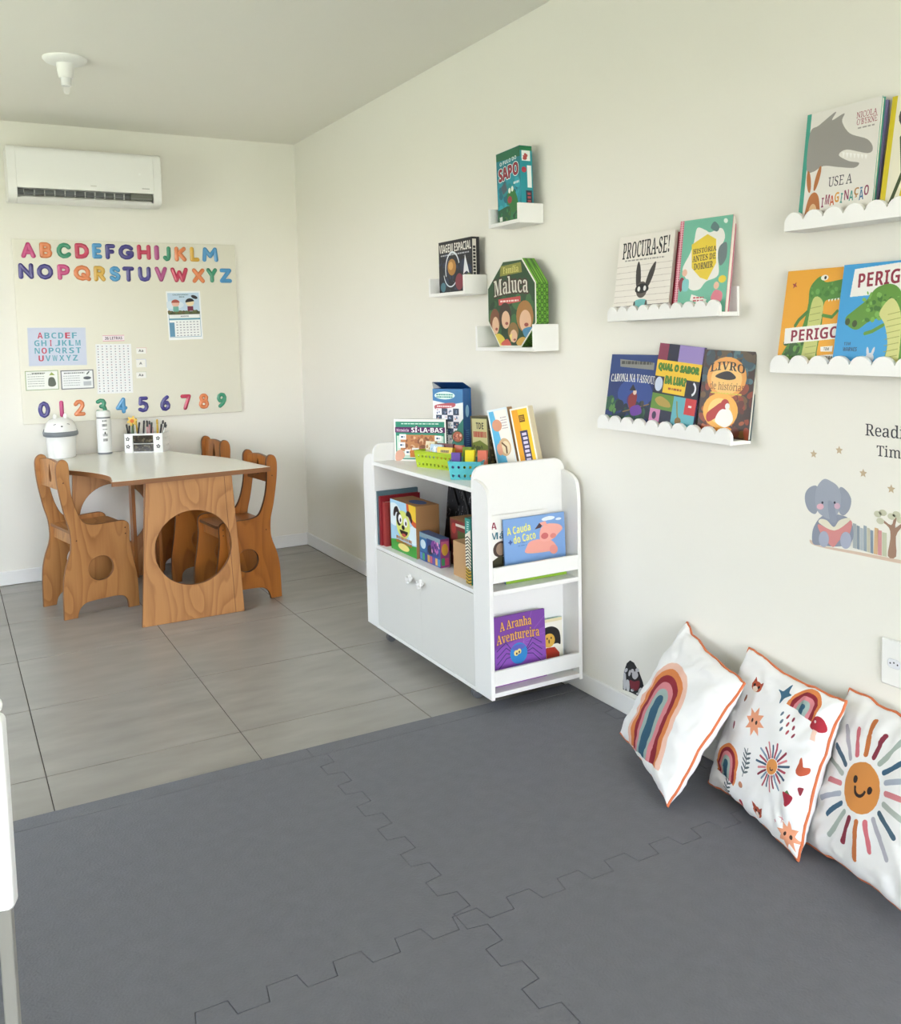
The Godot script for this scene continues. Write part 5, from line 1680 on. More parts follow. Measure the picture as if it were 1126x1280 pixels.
# ================= back wall =================
const STROKES := {      # letter skeletons in a unit box, y up
	"A": [[[0, 0], [0.5, 1], [1, 0]], [[0.2, 0.34], [0.8, 0.34]]],
	"B": [[[0.05, 0], [0.05, 1], [0.6, 1], [0.85, 0.9], [0.88, 0.75], [0.8, 0.58], [0.55, 0.52], [0.05, 0.52]], [[0.55, 0.52], [0.88, 0.42], [0.98, 0.26], [0.88, 0.08], [0.6, 0], [0.05, 0]]],
	"C": [[[0.95, 0.8], [0.78, 0.95], [0.5, 1], [0.22, 0.9], [0.04, 0.65], [0.02, 0.4], [0.15, 0.15], [0.42, 0], [0.72, 0.03], [0.95, 0.18]]],
	"D": [[[0.05, 0], [0.05, 1], [0.5, 1], [0.8, 0.9], [0.98, 0.65], [0.98, 0.35], [0.8, 0.1], [0.5, 0], [0.05, 0]]],
	"E": [[[0.95, 1], [0.05, 1], [0.05, 0], [0.95, 0]], [[0.05, 0.5], [0.8, 0.5]]],
	"F": [[[0.98, 1], [0.05, 1], [0.05, 0]], [[0.05, 0.5], [0.8, 0.5]]],
	"G": [[[0.92, 0.82], [0.75, 0.96], [0.48, 1], [0.2, 0.9], [0.03, 0.65], [0.02, 0.38], [0.15, 0.13], [0.42, 0], [0.72, 0.03], [0.95, 0.2], [0.97, 0.42], [0.62, 0.42]]],
	"H": [[[0.05, 0], [0.05, 1]], [[0.95, 0], [0.95, 1]], [[0.05, 0.5], [0.95, 0.5]]],
	"I": [[[0.5, 0], [0.5, 1]]],
	"J": [[[0.85, 1], [0.85, 0.3], [0.7, 0.06], [0.42, 0], [0.1, 0.14]]],
	"K": [[[0.05, 0], [0.05, 1]], [[0.92, 1], [0.08, 0.42]], [[0.36, 0.6], [0.95, 0]]],
	"L": [[[0.08, 1], [0.08, 0], [0.95, 0]]],
	"M": [[[0.02, 0], [0.1, 1], [0.5, 0.35], [0.9, 1], [0.98, 0]]],
	"N": [[[0.05, 0], [0.05, 1], [0.95, 0], [0.95, 1]]],
	"O": [[[0.5, 1], [0.2, 0.9], [0.03, 0.65], [0.03, 0.35], [0.2, 0.1], [0.5, 0], [0.8, 0.1], [0.97, 0.35], [0.97, 0.65], [0.8, 0.9], [0.5, 1]]],
	"P": [[[0.05, 0], [0.05, 1], [0.6, 1], [0.9, 0.88], [0.95, 0.68], [0.85, 0.5], [0.6, 0.42], [0.05, 0.42]]],
	"Q": [[[0.5, 1], [0.2, 0.9], [0.03, 0.65], [0.03, 0.35], [0.2, 0.1], [0.5, 0], [0.8, 0.1], [0.95, 0.35], [0.95, 0.65], [0.8, 0.9], [0.5, 1]], [[0.58, 0.34], [1.0, -0.04]]],
	"R": [[[0.05, 0], [0.05, 1], [0.6, 1], [0.88, 0.88], [0.92, 0.7], [0.82, 0.54], [0.58, 0.47], [0.05, 0.47]], [[0.5, 0.47], [0.95, 0]]],
	"S": [[[0.9, 0.84], [0.7, 0.98], [0.4, 1], [0.13, 0.88], [0.1, 0.7], [0.25, 0.56], [0.7, 0.45], [0.92, 0.3], [0.85, 0.1], [0.6, 0], [0.3, 0.02], [0.06, 0.16]]],
	"T": [[[0.02, 1], [0.98, 1]], [[0.5, 1], [0.5, 0]]],
	"U": [[[0.06, 1], [0.06, 0.35], [0.2, 0.08], [0.5, 0], [0.8, 0.08], [0.94, 0.35], [0.94, 1]]],
	"V": [[[0.02, 1], [0.5, 0], [0.98, 1]]],
	"W": [[[0, 1], [0.27, 0], [0.5, 0.75], [0.73, 0], [1, 1]]],
	"X": [[[0.05, 1], [0.95, 0]], [[0.95, 1], [0.05, 0]]],
	"Y": [[[0.04, 1], [0.5, 0.48], [0.96, 1]], [[0.5, 0.48], [0.5, 0]]],
	"Z": [[[0.08, 1], [0.92, 1], [0.06, 0], [0.95, 0]]],
	"0": [[[0.5, 1], [0.2, 0.88], [0.06, 0.6], [0.06, 0.4], [0.2, 0.12], [0.5, 0], [0.8, 0.12], [0.94, 0.4], [0.94, 0.6], [0.8, 0.88], [0.5, 1]]],
	"1": [[[0.5, 0], [0.5, 1]]],
	"2": [[[0.08, 0.8], [0.3, 0.98], [0.62, 1], [0.86, 0.86], [0.88, 0.66], [0.6, 0.36], [0.08, 0], [0.95, 0]]],
	"3": [[[0.1, 0.9], [0.4, 1], [0.72, 0.97], [0.86, 0.78], [0.74, 0.58], [0.45, 0.52]], [[0.45, 0.52], [0.82, 0.45], [0.93, 0.25], [0.75, 0.04], [0.4, 0], [0.06, 0.1]]],
	"4": [[[0.78, 0], [0.78, 1], [0.05, 0.3], [1, 0.3]]],
	"5": [[[0.88, 1], [0.2, 1], [0.14, 0.56], [0.5, 0.62], [0.84, 0.5], [0.92, 0.28], [0.75, 0.05], [0.42, 0], [0.06, 0.1]]],
	"6": [[[0.78, 1], [0.4, 0.82], [0.12, 0.5], [0.08, 0.25], [0.25, 0.04], [0.55, 0], [0.85, 0.12], [0.92, 0.34], [0.76, 0.54], [0.45, 0.56], [0.14, 0.38]]],
	"7": [[[0.05, 1], [0.95, 1], [0.38, 0]]],
	"8": [[[0.5, 0.53], [0.2, 0.64], [0.14, 0.82], [0.3, 0.97], [0.5, 1], [0.7, 0.97], [0.86, 0.82], [0.8, 0.64], [0.5, 0.53], [0.14, 0.42], [0.06, 0.22], [0.22, 0.04], [0.5, 0], [0.78, 0.04], [0.94, 0.22], [0.86, 0.42], [0.5, 0.53]]],
	"9": [[[0.24, 0], [0.62, 0.2], [0.88, 0.5], [0.92, 0.75], [0.76, 0.96], [0.45, 1], [0.16, 0.88], [0.08, 0.66], [0.24, 0.46], [0.55, 0.44], [0.86, 0.62]]],
}

func letter_mesh(ch: String, w: float, h: float, sw: float, m: Material) -> ArrayMesh:
	# round tubes along the strokes, pressed flat against the board
	var st := begin()
	var flat := 0.55
	for s in STROKES[ch]:
		var pts := []
		for e in s:
			pts.append(Vector3((e[0] - 0.5) * (w - sw), (e[1] - 0.5) * (h - sw), 0.0))
		for i in pts.size() - 1:
			tube(st, [pts[i], pts[i + 1]], sw / 2, 12)
		for p in pts:
			st.append_from(ball(Vector3.ZERO, Vector3.ONE * sw / 2, m, 12), 0, Transform3D(Basis(), p))
	var a := st.commit_to_arrays()
	var v: PackedVector3Array = a[Mesh.ARRAY_VERTEX]
	var n: PackedVector3Array = a[Mesh.ARRAY_NORMAL]
	for i in v.size():
		v[i].z = maxf(v[i].z * flat, 0.0)
		n[i] = Vector3(n[i].x, n[i].y, n[i].z / flat).normalized()
	a[Mesh.ARRAY_VERTEX] = v
	a[Mesh.ARRAY_NORMAL] = n
	var out_ := ArrayMesh.new()
	out_.add_surface_from_arrays(Mesh.PRIMITIVE_TRIANGLES, a)
	out_.surface_set_material(0, m)
	return out_

func paper(called: String, label: String, cat: String, x0: float, x1: float, y0: float, y1: float, p: Pic, group := "", roll := 0.0):
	var t := thing(called, label, cat, Vector3((x0 + x1) / 2, (y0 + y1) / 2, 0.0152), Basis(Vector3.BACK, roll), group)
	var s := Vector3(x1 - x0, y1 - y0, 0.0006)
	part("sheet", carton(s, M.paper, {"front": printed(p, 0.5)}), t, Vector3(0, -s.y / 2, 0.0003))

func build_back_wall():
	# --- air conditioner ---
	var ac := thing("air_conditioner", "white wall-mounted split air conditioner above the whiteboard", "air conditioner", Vector3(-1.232, 2.065, 0.0))
	var W := 0.772
	var prof := PackedVector2Array()      # (depth, height)
	for q in [Vector2(0.0, 0.012)]:
		prof.append(q)
	for q in spline([Vector2(0.11, 0.0), Vector2(0.16, 0.008), Vector2(0.188, 0.026), Vector2(0.199, 0.06), Vector2(0.203, 0.12), Vector2(0.203, 0.22), Vector2(0.2, 0.262), Vector2(0.187, 0.281), Vector2(0.165, 0.286)], 4):
		prof.append(q)
	prof.append(Vector2(0.0, 0.286))
	# cut the outlet slot out of the front
	var slot := PackedVector2Array([Vector2(0.045, 0.026), Vector2(0.13, 0.022), Vector2(0.3, 0.018), Vector2(0.3, 0.07), Vector2(0.13, 0.07), Vector2(0.1, 0.15), Vector2(0.045, 0.15)])
	var body := Geometry2D.clip_polygons(prof, slot)
	var mid: PackedVector2Array = body[0]
	var ax := Basis(Vector3.BACK, Vector3.UP, Vector3.RIGHT)
	part("front_panel", sheet(mid, [], -0.342, 0.342, M.plastic, null, 0.0, ax), ac)
	for s in [-1.0, 1.0]:
		part("end_cap", sheet(prof, [], minf(s * 0.342, s * W / 2), maxf(s * 0.342, s * W / 2), M.plastic, null, 0.004, ax), ac)
	# the cross-flow fan inside: a grey plastic drum of blades behind the outlet
	var fan := begin()
	for i in 26:
		var an := TAU * i / 26
		var c := Vector3(0, 0.09 + sin(an) * 0.033, 0.088 + cos(an) * 0.033)
		var d1 := Vector3(0, sin(an), cos(an)) * 0.008
		var d2 := Vector3(0, cos(an), -sin(an)) * 0.004
		face(fan, [c - d1 + d2 + Vector3(-0.338, 0, 0), c - d1 + d2 + Vector3(0.338, 0, 0), c + d1 + Vector3(0.338, 0, 0), c + d1 + Vector3(-0.338, 0, 0)], d2)
	part("fan_drum", done([[fan, mat("a4a6a8", 0.6)]]), ac)
	for k in 13:
		part("vane", block(Vector3(0.002, 0.042, 0.03), M.plastic, 0.0004, Vector3(-0.31 + 0.05 * k, 0.046, 0.16)), ac)
	part("louvre", block(Vector3(0.66, 0.004, 0.022), M.plastic, 0.001, Vector3(0, 0, 0)), ac, Vector3(0, 0.026, 0.182), Basis(Vector3.RIGHT, 0.3))
	part("louvre_rod", pipe([Vector3(-0.33, 0.043, 0.176), Vector3(0.33, 0.043, 0.176)], 0.0016, mat("8a8c8e", 0.4), 6), ac)
	part("motor_cover", block(Vector3(0.115, 0.034, 0.012), mat("6f7068", 0.6), 0.001, Vector3(0.28, 0.052, 0.17)), ac)
	part("badge", block(Vector3(0.04, 0.005, 0.0006), mat("b9b9b4", 0.4), 0.0001, Vector3(0.3, 0.095, 0.2025)), ac)
	part("badge", block(Vector3(0.03, 0.006, 0.0006), mat("dcdad2", 0.4), 0.0001, Vector3(0.03, 0.095, 0.2025)), ac)
	part("sensor_dot", sheet(circle(Vector2.ZERO, 0.006, 14), [], 0, 0.0006, mat("fbfbf8", 0.3)), ac, Vector3(0.27, 0.172, 0.2032))
	# --- whiteboard ---
	var wb := thing("whiteboard", "large plain white magnetic board on the wall with alphabet magnets", "board", Vector3(-1.002, 0.879, 0.0))
	part("panel", block(Vector3(1.206, 1.006, 0.015), M.board, 0.001, Vector3(0, 0.503, 0.0075)), wb)
	# --- puffy letters and digits ---
	var C := {"pink": "c8407f", "orange": "dd7f48", "green": "2f8f6c", "red": "c33055", "blue": "4a97cc", "navy": "3a3384", "yellow": "d6a83a", "violet": "b04a86"}
	var rows := {
		"A": [-1.527, 1.826, 0.073, "pink"], "B": [-1.440, 1.828, 0.067, "orange"], "C": [-1.348, 1.828, 0.078, "green"], "D": [-1.257, 1.828, 0.077, "red"], "E": [-1.177, 1.830, 0.056, "blue"], "F": [-1.107, 1.828, 0.057, "navy"], "G": [-1.021, 1.828, 0.087, "navy"], "H": [-0.925, 1.829, 0.082, "red"], "I": [-0.854, 1.828, 0.032, "violet"], "J": [-0.797, 1.823, 0.053, "green"], "K": [-0.720, 1.823, 0.073, "orange"], "L": [-0.639, 1.824, 0.060, "yellow"], "M": [-0.548, 1.824, 0.097, "blue"],
		"N": [-1.544, 1.713, 0.081, "navy"], "O": [-1.450, 1.711, 0.084, "navy"], "P": [-1.356, 1.710, 0.069, "pink"], "Q": [-1.261, 1.707, 0.091, "orange"], "R": [-1.170, 1.704, 0.067, "yellow"], "S": [-1.088, 1.704, 0.066, "blue"], "T": [-1.016, 1.703, 0.067, "navy"], "U": [-0.928, 1.704, 0.077, "navy"], "V": [-0.836, 1.705, 0.072, "violet"], "W": [-0.732, 1.702, 0.100, "red"], "X": [-0.622, 1.699, 0.079, "orange"], "Y": [-0.543, 1.702, 0.068, "green"], "Z": [-0.461, 1.701, 0.080, "blue"],
	}
	for ch in rows:
		var e: Array = rows[ch]
		var cn: String = e[3]
		var o := MeshInstance3D.new()
		o.name = numbered("letter_magnet")
		o.mesh = letter_mesh(ch, e[2], 0.086, 0.024 if ch != "I" else 0.028, mat(C[cn], 0.3, 0.0, 0.6))
		o.position = Vector3(e[0], e[1], 0.0152)
		add_child(o)
		tag(o, "puffy %s capital letter %s magnet on the whiteboard" % [cn, ch], "letter magnet", "alphabet magnets on the whiteboard")
	var dx := [-1.497, -1.408, -1.316, -1.200, -1.093, -0.972, -0.849, -0.730, -0.625, -0.518]
	var dc := ["navy", "pink", "orange", "green", "blue", "navy", "navy", "red", "orange", "green"]
	for i in 10:
		var o := MeshInstance3D.new()
		o.name = numbered("digit_magnet")
		o.mesh = letter_mesh(str(i), 0.03 if i == 1 else 0.066, 0.092, 0.022, mat(C[dc[i]], 0.3, 0.0, 0.6))
		o.position = Vector3(dx[i], 0.955, 0.0152)
		add_child(o)
		tag(o, "puffy %s number %s magnet low on the whiteboard" % [dc[i], ["zero", "one", "two", "three", "four", "five", "six", "seven", "eight", "nine"][i]], "number magnet", "number magnets on the whiteboard")
	# --- papers ---
	var p := Pic.new(420, 0.705, "ccd3e6")
	var lines := ["ABCDEF", "GHIJKLM", "NOPQRST", "UVWXYZ"]
	for r in 4:
		var s: String = lines[r]
		var x0 := 0.21 if s.length() == 6 else 0.15
		var step := 0.118
		for k in s.length():
			var red: bool = s[k] in "AEIOU"
			p.text(s[k], x0 + step * k, 0.145 + 0.14 * r, 0.028 if s[k] == "I" else 0.088, 0.108, "c23a56" if red else "5fa3b8")
	paper("alphabet_poster", "pale lilac alphabet poster with blue letters and red vowels", "poster", -1.557, -1.262, 1.196, 1.405, p, "", -0.012)
	var n1 := Pic.new(256, 0.62, "eef0ea")
	n1.rect(0, 0, 1, 0.02, "8aa06a")
	n1.rect(0, 0.6, 1, 0.02, "8aa06a")
	n1.rect(0, 0, 0.02, 0.62, "8aa06a")
	n1.rect(0.98, 0, 0.02, 0.62, "8aa06a")
	n1.rows(0.07, 0.1, 0.5, 6, 0.075, 0.018, "9aa09a", 3)
	n1.rows(0.2, 0.07, 0.4, 1, 0.02, 0.026, "5a605a", 6)
	n1.blob([[0.68, 0.4], [0.72, 0.24], [0.86, 0.24], [0.92, 0.44], [0.84, 0.52], [0.7, 0.5]], "5a6258")
	n1.poly([[0.72, 0.16], [0.8, 0.06], [0.9, 0.16]], "9aa85a")
	paper("notice_card", "laminated green-bordered notice card under the alphabet poster", "notice card", -1.581, -1.415, 1.064, 1.171, n1, "laminated notice cards", 0.0)
	var n2 := Pic.new(256, 0.62, "eef0f0")
	for q in [[0, 0, 1, 0.03], [0, 0.59, 1, 0.03], [0, 0, 0.03, 0.62], [0.97, 0, 0.03, 0.62]]:
		n2.rect(q[0], q[1], q[2], q[3], "6a6e74")
	n2.rows(0.1, 0.08, 0.62, 1, 0.02, 0.035, "6a6e74", 4)
	n2.rows(0.08, 0.18, 0.5, 5, 0.075, 0.018, "a0a4a8", 5)
	n2.ell(0.8, 0.27, 0.12, 0.05, "50545a")
	n2.rect(0.68, 0.38, 0.24, 0.14, "b9bdc2")
	n2.stroke([[0.8, 0.14], [0.86, 0.07]], 0.04, "50545a")
	paper("notice_card", "laminated grey-bordered notice card beside the syllable chart", "notice card", -1.403, -1.232, 1.061, 1.168, n2, "laminated notice cards", 0.0)
	var ch2 := Pic.new(320, 1.48, "f0f1f2")
	for i in 8:
		ch2.rect(0.12 * i + 0.02, 0.0, 0.004, 1.48, "c9ccd2")
		for j in 18:
			ch2.rect(0.05 + 0.12 * i, 0.05 + 0.079 * j, 0.035, 0.03, ["8a8f98", "b9a0a8", "9aa4b4"][(i + j) % 3])
	paper("syllable_chart", "tall laminated chart of small syllables in columns", "chart", -1.215, -1.023, 1.027, 1.308, ch2, "", -0.01)
	var st := Pic.new(200, 0.3, "f2e6ea")
	st.rect(0.0, 0.0, 1, 0.03, "d99aa8")
	st.rect(0.0, 0.27, 1, 0.03, "d99aa8")
	st.text("26 LETRAS", 0.5, 0.15, 0.8, 0.15, "4a3a50")
	paper("heading_strip", "pink-edged heading strip above the syllable chart", "label", -1.173, -1.057, 1.324, 1.358, st)
	var cards := [["Aa", "d9a0a0", -0.995, -0.939, 1.249, 1.283], ["A", "a9b4e0", -0.999, -0.945, 1.170, 1.217], ["Aa", "b9c4b0", -1.002, -0.946, 1.108, 1.144]]
	for e in cards:
		var c := Pic.new(128, (e[5] - e[4]) / (e[3] - e[2]), "f0efea")
		c.rect(0, 0, 1, 0.03, e[1])
		c.rect(0.97, 0, 0.03, 1, e[1])
		c.text(e[0], 0.45, c.a * 0.5, 0.18 * e[0].length() + 0.1, 0.26, "3a3a40")
		paper("syllable_card", "small %s syllable card beside the chart" % {"d9a0a0": "pink-edged", "a9b4e0": "blue-edged", "b9c4b0": "green-edged"}[e[1]], "card", e[2], e[3], e[4], e[5], c, "small syllable cards")
	var k := Pic.new(360, 1.44, "f4f6f6")
	k.rect(0.04, 0.05, 0.92, 0.62, "c3d8ea")
	k.ell(0.2, 0.4, 0.3, 0.12, "dbe7f0")
	k.rect(0.04, 0.6, 0.92, 0.09, "4a5434")
	k.specks(40, 0.05, 0.59, 0.88, 0.05, 0.02, 0.05, ["5a6a3c", "3a4428", "6a5a34"], 4)
	k.text("CALENDÁRIO", 0.42, 0.1, 0.46, 0.045, "2f5a6a")
	k.text("2024", 0.45, 0.17, 0.16, 0.04, "2f5a6a")
	k.ell(0.26, 0.36, 0.11, 0.1, "e8b9a8")
	k.arc(0.26, 0.34, 0.0, 0.12, 0, 180, "a5483c", 0.8)
	k.rect(0.18, 0.45, 0.16, 0.15, "6fb0a4")
	k.ell(0.68, 0.34, 0.12, 0.11, "ead8b0")
	k.arc(0.68, 0.32, 0.0, 0.13, 10, 190, "1c1a20", 0.8)
	k.ell(0.82, 0.18, 0.1, 0.05, "1c1a20", 0.4)
	k.rect(0.6, 0.45, 0.17, 0.14, "7a2a48")
	k.text("AGOSTO", 0.5, 0.745, 0.24, 0.045, "3a4a5a")
	k.rect(0.05, 0.8, 0.9, 0.05, "5f9fb4")
	k.rect(0.05, 0.92, 0.14, 0.42, "5f93b4")
	for i in 7:
		for j in 6:
			k.rect(0.24 + 0.1 * i, 0.9 + 0.08 * j, 0.05, 0.025, "9a9aa8")
	for q in [[0.04, 0.7, 0.012, 0.66], [0.948, 0.7, 0.012, 0.66], [0.04, 1.35, 0.92, 0.012]]:
		k.rect(q[0], q[1], q[2], q[3], "5f93b4")
	paper("calendar_sheet", "blue and white month calendar sheet pinned under the letters", "calendar", -0.812, -0.615, 1.324, 1.608, k, "", 0.02)
const ELEPHANT := [
	["ear", "9aa0ae", [Vector2(4.0073, 0.9062), Vector2(3.9853, 0.9019), Vector2(3.9698, 0.8844), Vector2(3.9684, 0.8605), Vector2(3.9803, 0.8387), Vector2(4.0001, 0.8318), Vector2(4.0097, 0.8433), Vector2(4.0143, 0.8673)]],
	["ear", "9aa0ae", [Vector2(4.0783, 0.9124), Vector2(4.0982, 0.9086), Vector2(4.1136, 0.8883), Vector2(4.1095, 0.8620), Vector2(4.0931, 0.8433), Vector2(4.0792, 0.8476), Vector2(4.0727, 0.8694)]],
	["body", "9298a8", [Vector2(3.9989, 0.7981), Vector2(3.9927, 0.7701), Vector2(3.9979, 0.7508), Vector2(4.0239, 0.7523), Vector2(4.0713, 0.7580), Vector2(4.1109, 0.7720), Vector2(4.1225, 0.7999), Vector2(4.1099, 0.8364), Vector2(4.0623, 0.8417), Vector2(4.0228, 0.8288)]],
	["head", "a3a9b6", [Vector2(4.0295, 0.9289), Vector2(4.0532, 0.9253), Vector2(4.0728, 0.9149), Vector2(4.0831, 0.8936), Vector2(4.0813, 0.8642), Vector2(4.0701, 0.8396), Vector2(4.0507, 0.8267), Vector2(4.0268, 0.8307), Vector2(4.0065, 0.8461), Vector2(4.0020, 0.8788), Vector2(4.0081, 0.9063)]],
	["trunk", "969cac", [Vector2(4.0430, 0.8715), Vector2(4.0587, 0.8712), Vector2(4.0668, 0.8489), Vector2(4.0703, 0.8266), Vector2(4.0595, 0.8183), Vector2(4.0483, 0.8296)]],
	["book_cover", "d9908e", [Vector2(4.0134, 0.8072), Vector2(4.0629, 0.7992), Vector2(4.1145, 0.8339), Vector2(4.1105, 0.7978), Vector2(4.0803, 0.7761), Vector2(4.0604, 0.7546), Vector2(4.0356, 0.7712), Vector2(4.0202, 0.7850)]],
	["page", "e8e2cc", [Vector2(4.0197, 0.8216), Vector2(4.0405, 0.8217), Vector2(4.0627, 0.8077), Vector2(4.0795, 0.8281), Vector2(4.1069, 0.8391), Vector2(4.1100, 0.8312), Vector2(4.0644, 0.7988), Vector2(4.0166, 0.8104)]],
	["foot", "aeb3c6", [Vector2(4.0475, 0.7734), Vector2(4.0461, 0.7639), Vector2(4.0418, 0.7557), Vector2(4.0355, 0.7504), Vector2(4.0284, 0.7491), Vector2(4.0219, 0.7520), Vector2(4.0173, 0.7585), Vector2(4.0156, 0.7675), Vector2(4.0171, 0.7771), Vector2(4.0214, 0.7853), Vector2(4.0278, 0.7905), Vector2(4.0349, 0.7918), Vector2(4.0413, 0.7888), Vector2(4.0458, 0.7822)]],
	["foot", "aeb3c6", [Vector2(4.1168, 0.7828), Vector2(4.1153, 0.7730), Vector2(4.1109, 0.7645), Vector2(4.1043, 0.7590), Vector2(4.0968, 0.7576), Vector2(4.0900, 0.7606), Vector2(4.0852, 0.7674), Vector2(4.0834, 0.7767), Vector2(4.0849, 0.7866), Vector2(4.0895, 0.7951), Vector2(4.0961, 0.8005), Vector2(4.1036, 0.8018), Vector2(4.1103, 0.7988), Vector2(4.1150, 0.7920)]],
	["cheek", "e6b6c2", [Vector2(4.0305, 0.8565), Vector2(4.0294, 0.8529), Vector2(4.0263, 0.8496), Vector2(4.0219, 0.8474), Vector2(4.0169, 0.8466), Vector2(4.0123, 0.8475), Vector2(4.0092, 0.8498), Vector2(4.0080, 0.8530), Vector2(4.0091, 0.8567), Vector2(4.0122, 0.8599), Vector2(4.0167, 0.8621), Vector2(4.0217, 0.8629), Vector2(4.0262, 0.8620), Vector2(4.0293, 0.8597)]],
	["cheek", "d8b6c6", [Vector2(4.0820, 0.8656), Vector2(4.0812, 0.8621), Vector2(4.0787, 0.8590), Vector2(4.0750, 0.8569), Vector2(4.0709, 0.8563), Vector2(4.0671, 0.8572), Vector2(4.0645, 0.8595), Vector2(4.0635, 0.8628), Vector2(4.0644, 0.8663), Vector2(4.0669, 0.8694), Vector2(4.0706, 0.8715), Vector2(4.0747, 0.8721), Vector2(4.0785, 0.8711), Vector2(4.0811, 0.8688)]],
	["eye", "3a3c48", [Vector2(4.0295, 0.8669), Vector2(4.0292, 0.8654), Vector2(4.0284, 0.8641), Vector2(4.0271, 0.8633), Vector2(4.0257, 0.8631), Vector2(4.0244, 0.8635), Vector2(4.0235, 0.8646), Vector2(4.0231, 0.8659), Vector2(4.0234, 0.8674), Vector2(4.0243, 0.8687), Vector2(4.0256, 0.8695), Vector2(4.0270, 0.8697), Vector2(4.0283, 0.8693), Vector2(4.0292, 0.8683)]],
	["eye", "3a3c48", [Vector2(4.0680, 0.8726), Vector2(4.0677, 0.8711), Vector2(4.0669, 0.8699), Vector2(4.0657, 0.8691), Vector2(4.0643, 0.8689), Vector2(4.0630, 0.8693), Vector2(4.0621, 0.8703), Vector2(4.0618, 0.8717), Vector2(4.0621, 0.8731), Vector2(4.0629, 0.8744), Vector2(4.0642, 0.8752), Vector2(4.0656, 0.8754), Vector2(4.0668, 0.8750), Vector2(4.0677, 0.8740)]],
]
const DRAWN_BOOKS := [
	["a9b0b4", [Vector2(4.1209, 0.7642), Vector2(4.1310, 0.7636), Vector2(4.1299, 0.8269), Vector2(4.1198, 0.8277)]],
	["8f9aa4", [Vector2(4.1321, 0.7638), Vector2(4.1414, 0.7630), Vector2(4.1404, 0.8229), Vector2(4.1311, 0.8239)]],
	["b9c0c4", [Vector2(4.1425, 0.7632), Vector2(4.1517, 0.7625), Vector2(4.1507, 0.8189), Vector2(4.1415, 0.8199)]],
	["9aa6b0", [Vector2(4.1528, 0.7627), Vector2(4.1620, 0.7619), Vector2(4.1608, 0.8264), Vector2(4.1517, 0.8274)]],
	["c9c4ae", [Vector2(4.1630, 0.7621), Vector2(4.1714, 0.7612), Vector2(4.1703, 0.8223), Vector2(4.1620, 0.8234)]],
	["8a98a6", [Vector2(4.1725, 0.7614), Vector2(4.1808, 0.7606), Vector2(4.1797, 0.8183), Vector2(4.1714, 0.8194)]],
	["d9b48a", [Vector2(4.1819, 0.7608), Vector2(4.1929, 0.7604), Vector2(4.1946, 0.8265), Vector2(4.1835, 0.8271)]],
	["d99a9a", [Vector2(4.1940, 0.7606), Vector2(4.2050, 0.7603), Vector2(4.2038, 0.8225), Vector2(4.1929, 0.8231)]],
	["c8cbb0", [Vector2(4.2061, 0.7605), Vector2(4.2190, 0.7606), Vector2(4.2179, 0.8194), Vector2(4.2049, 0.8196)]],
]
const DRAWN_TREE := [Vector2(4.2221, 0.7631), Vector2(4.2282, 0.8064), Vector2(4.2242, 0.8335), Vector2(4.1995, 0.8479), Vector2(4.2029, 0.8529), Vector2(4.2296, 0.8406), Vector2(4.2375, 0.8603), Vector2(4.2443, 0.8614), Vector2(4.2407, 0.8363), Vector2(4.2561, 0.8481), Vector2(4.2583, 0.8412), Vector2(4.2432, 0.8153), Vector2(4.2448, 0.7664)]
const TREE_LEAVES := [Vector2(4.1921, 0.8623), Vector2(4.2061, 0.8677), Vector2(4.1995, 0.8461), Vector2(4.2306, 0.8623), Vector2(4.2441, 0.8694), Vector2(4.2546, 0.8570)]
const DRAWN_GROUND := [Vector2(3.9862, 0.7608), Vector2(4.0158, 0.7508), Vector2(4.0635, 0.7533), Vector2(4.1396, 0.7569), Vector2(4.2257, 0.7595), Vector2(4.2734, 0.7599), Vector2(4.2736, 0.7526), Vector2(4.2119, 0.7505), Vector2(4.1249, 0.7489), Vector2(4.0320, 0.7466), Vector2(3.9913, 0.7496)]
const STARS := [Vector2(3.9949, 0.9910), Vector2(4.0753, 1.0089), Vector2(4.1480, 0.9583), Vector2(4.2279, 0.9294)]
const MOUSE_HOLE := [Vector2(3.1906, 0.0881), Vector2(3.1910, 0.1186), Vector2(3.1977, 0.1561), Vector2(3.2127, 0.1883), Vector2(3.2304, 0.2031), Vector2(3.2507, 0.2013), Vector2(3.2766, 0.1781), Vector2(3.2969, 0.1477), Vector2(3.3055, 0.1210), Vector2(3.2994, 0.0905), Vector2(3.2683, 0.0914), Vector2(3.2307, 0.0913)]
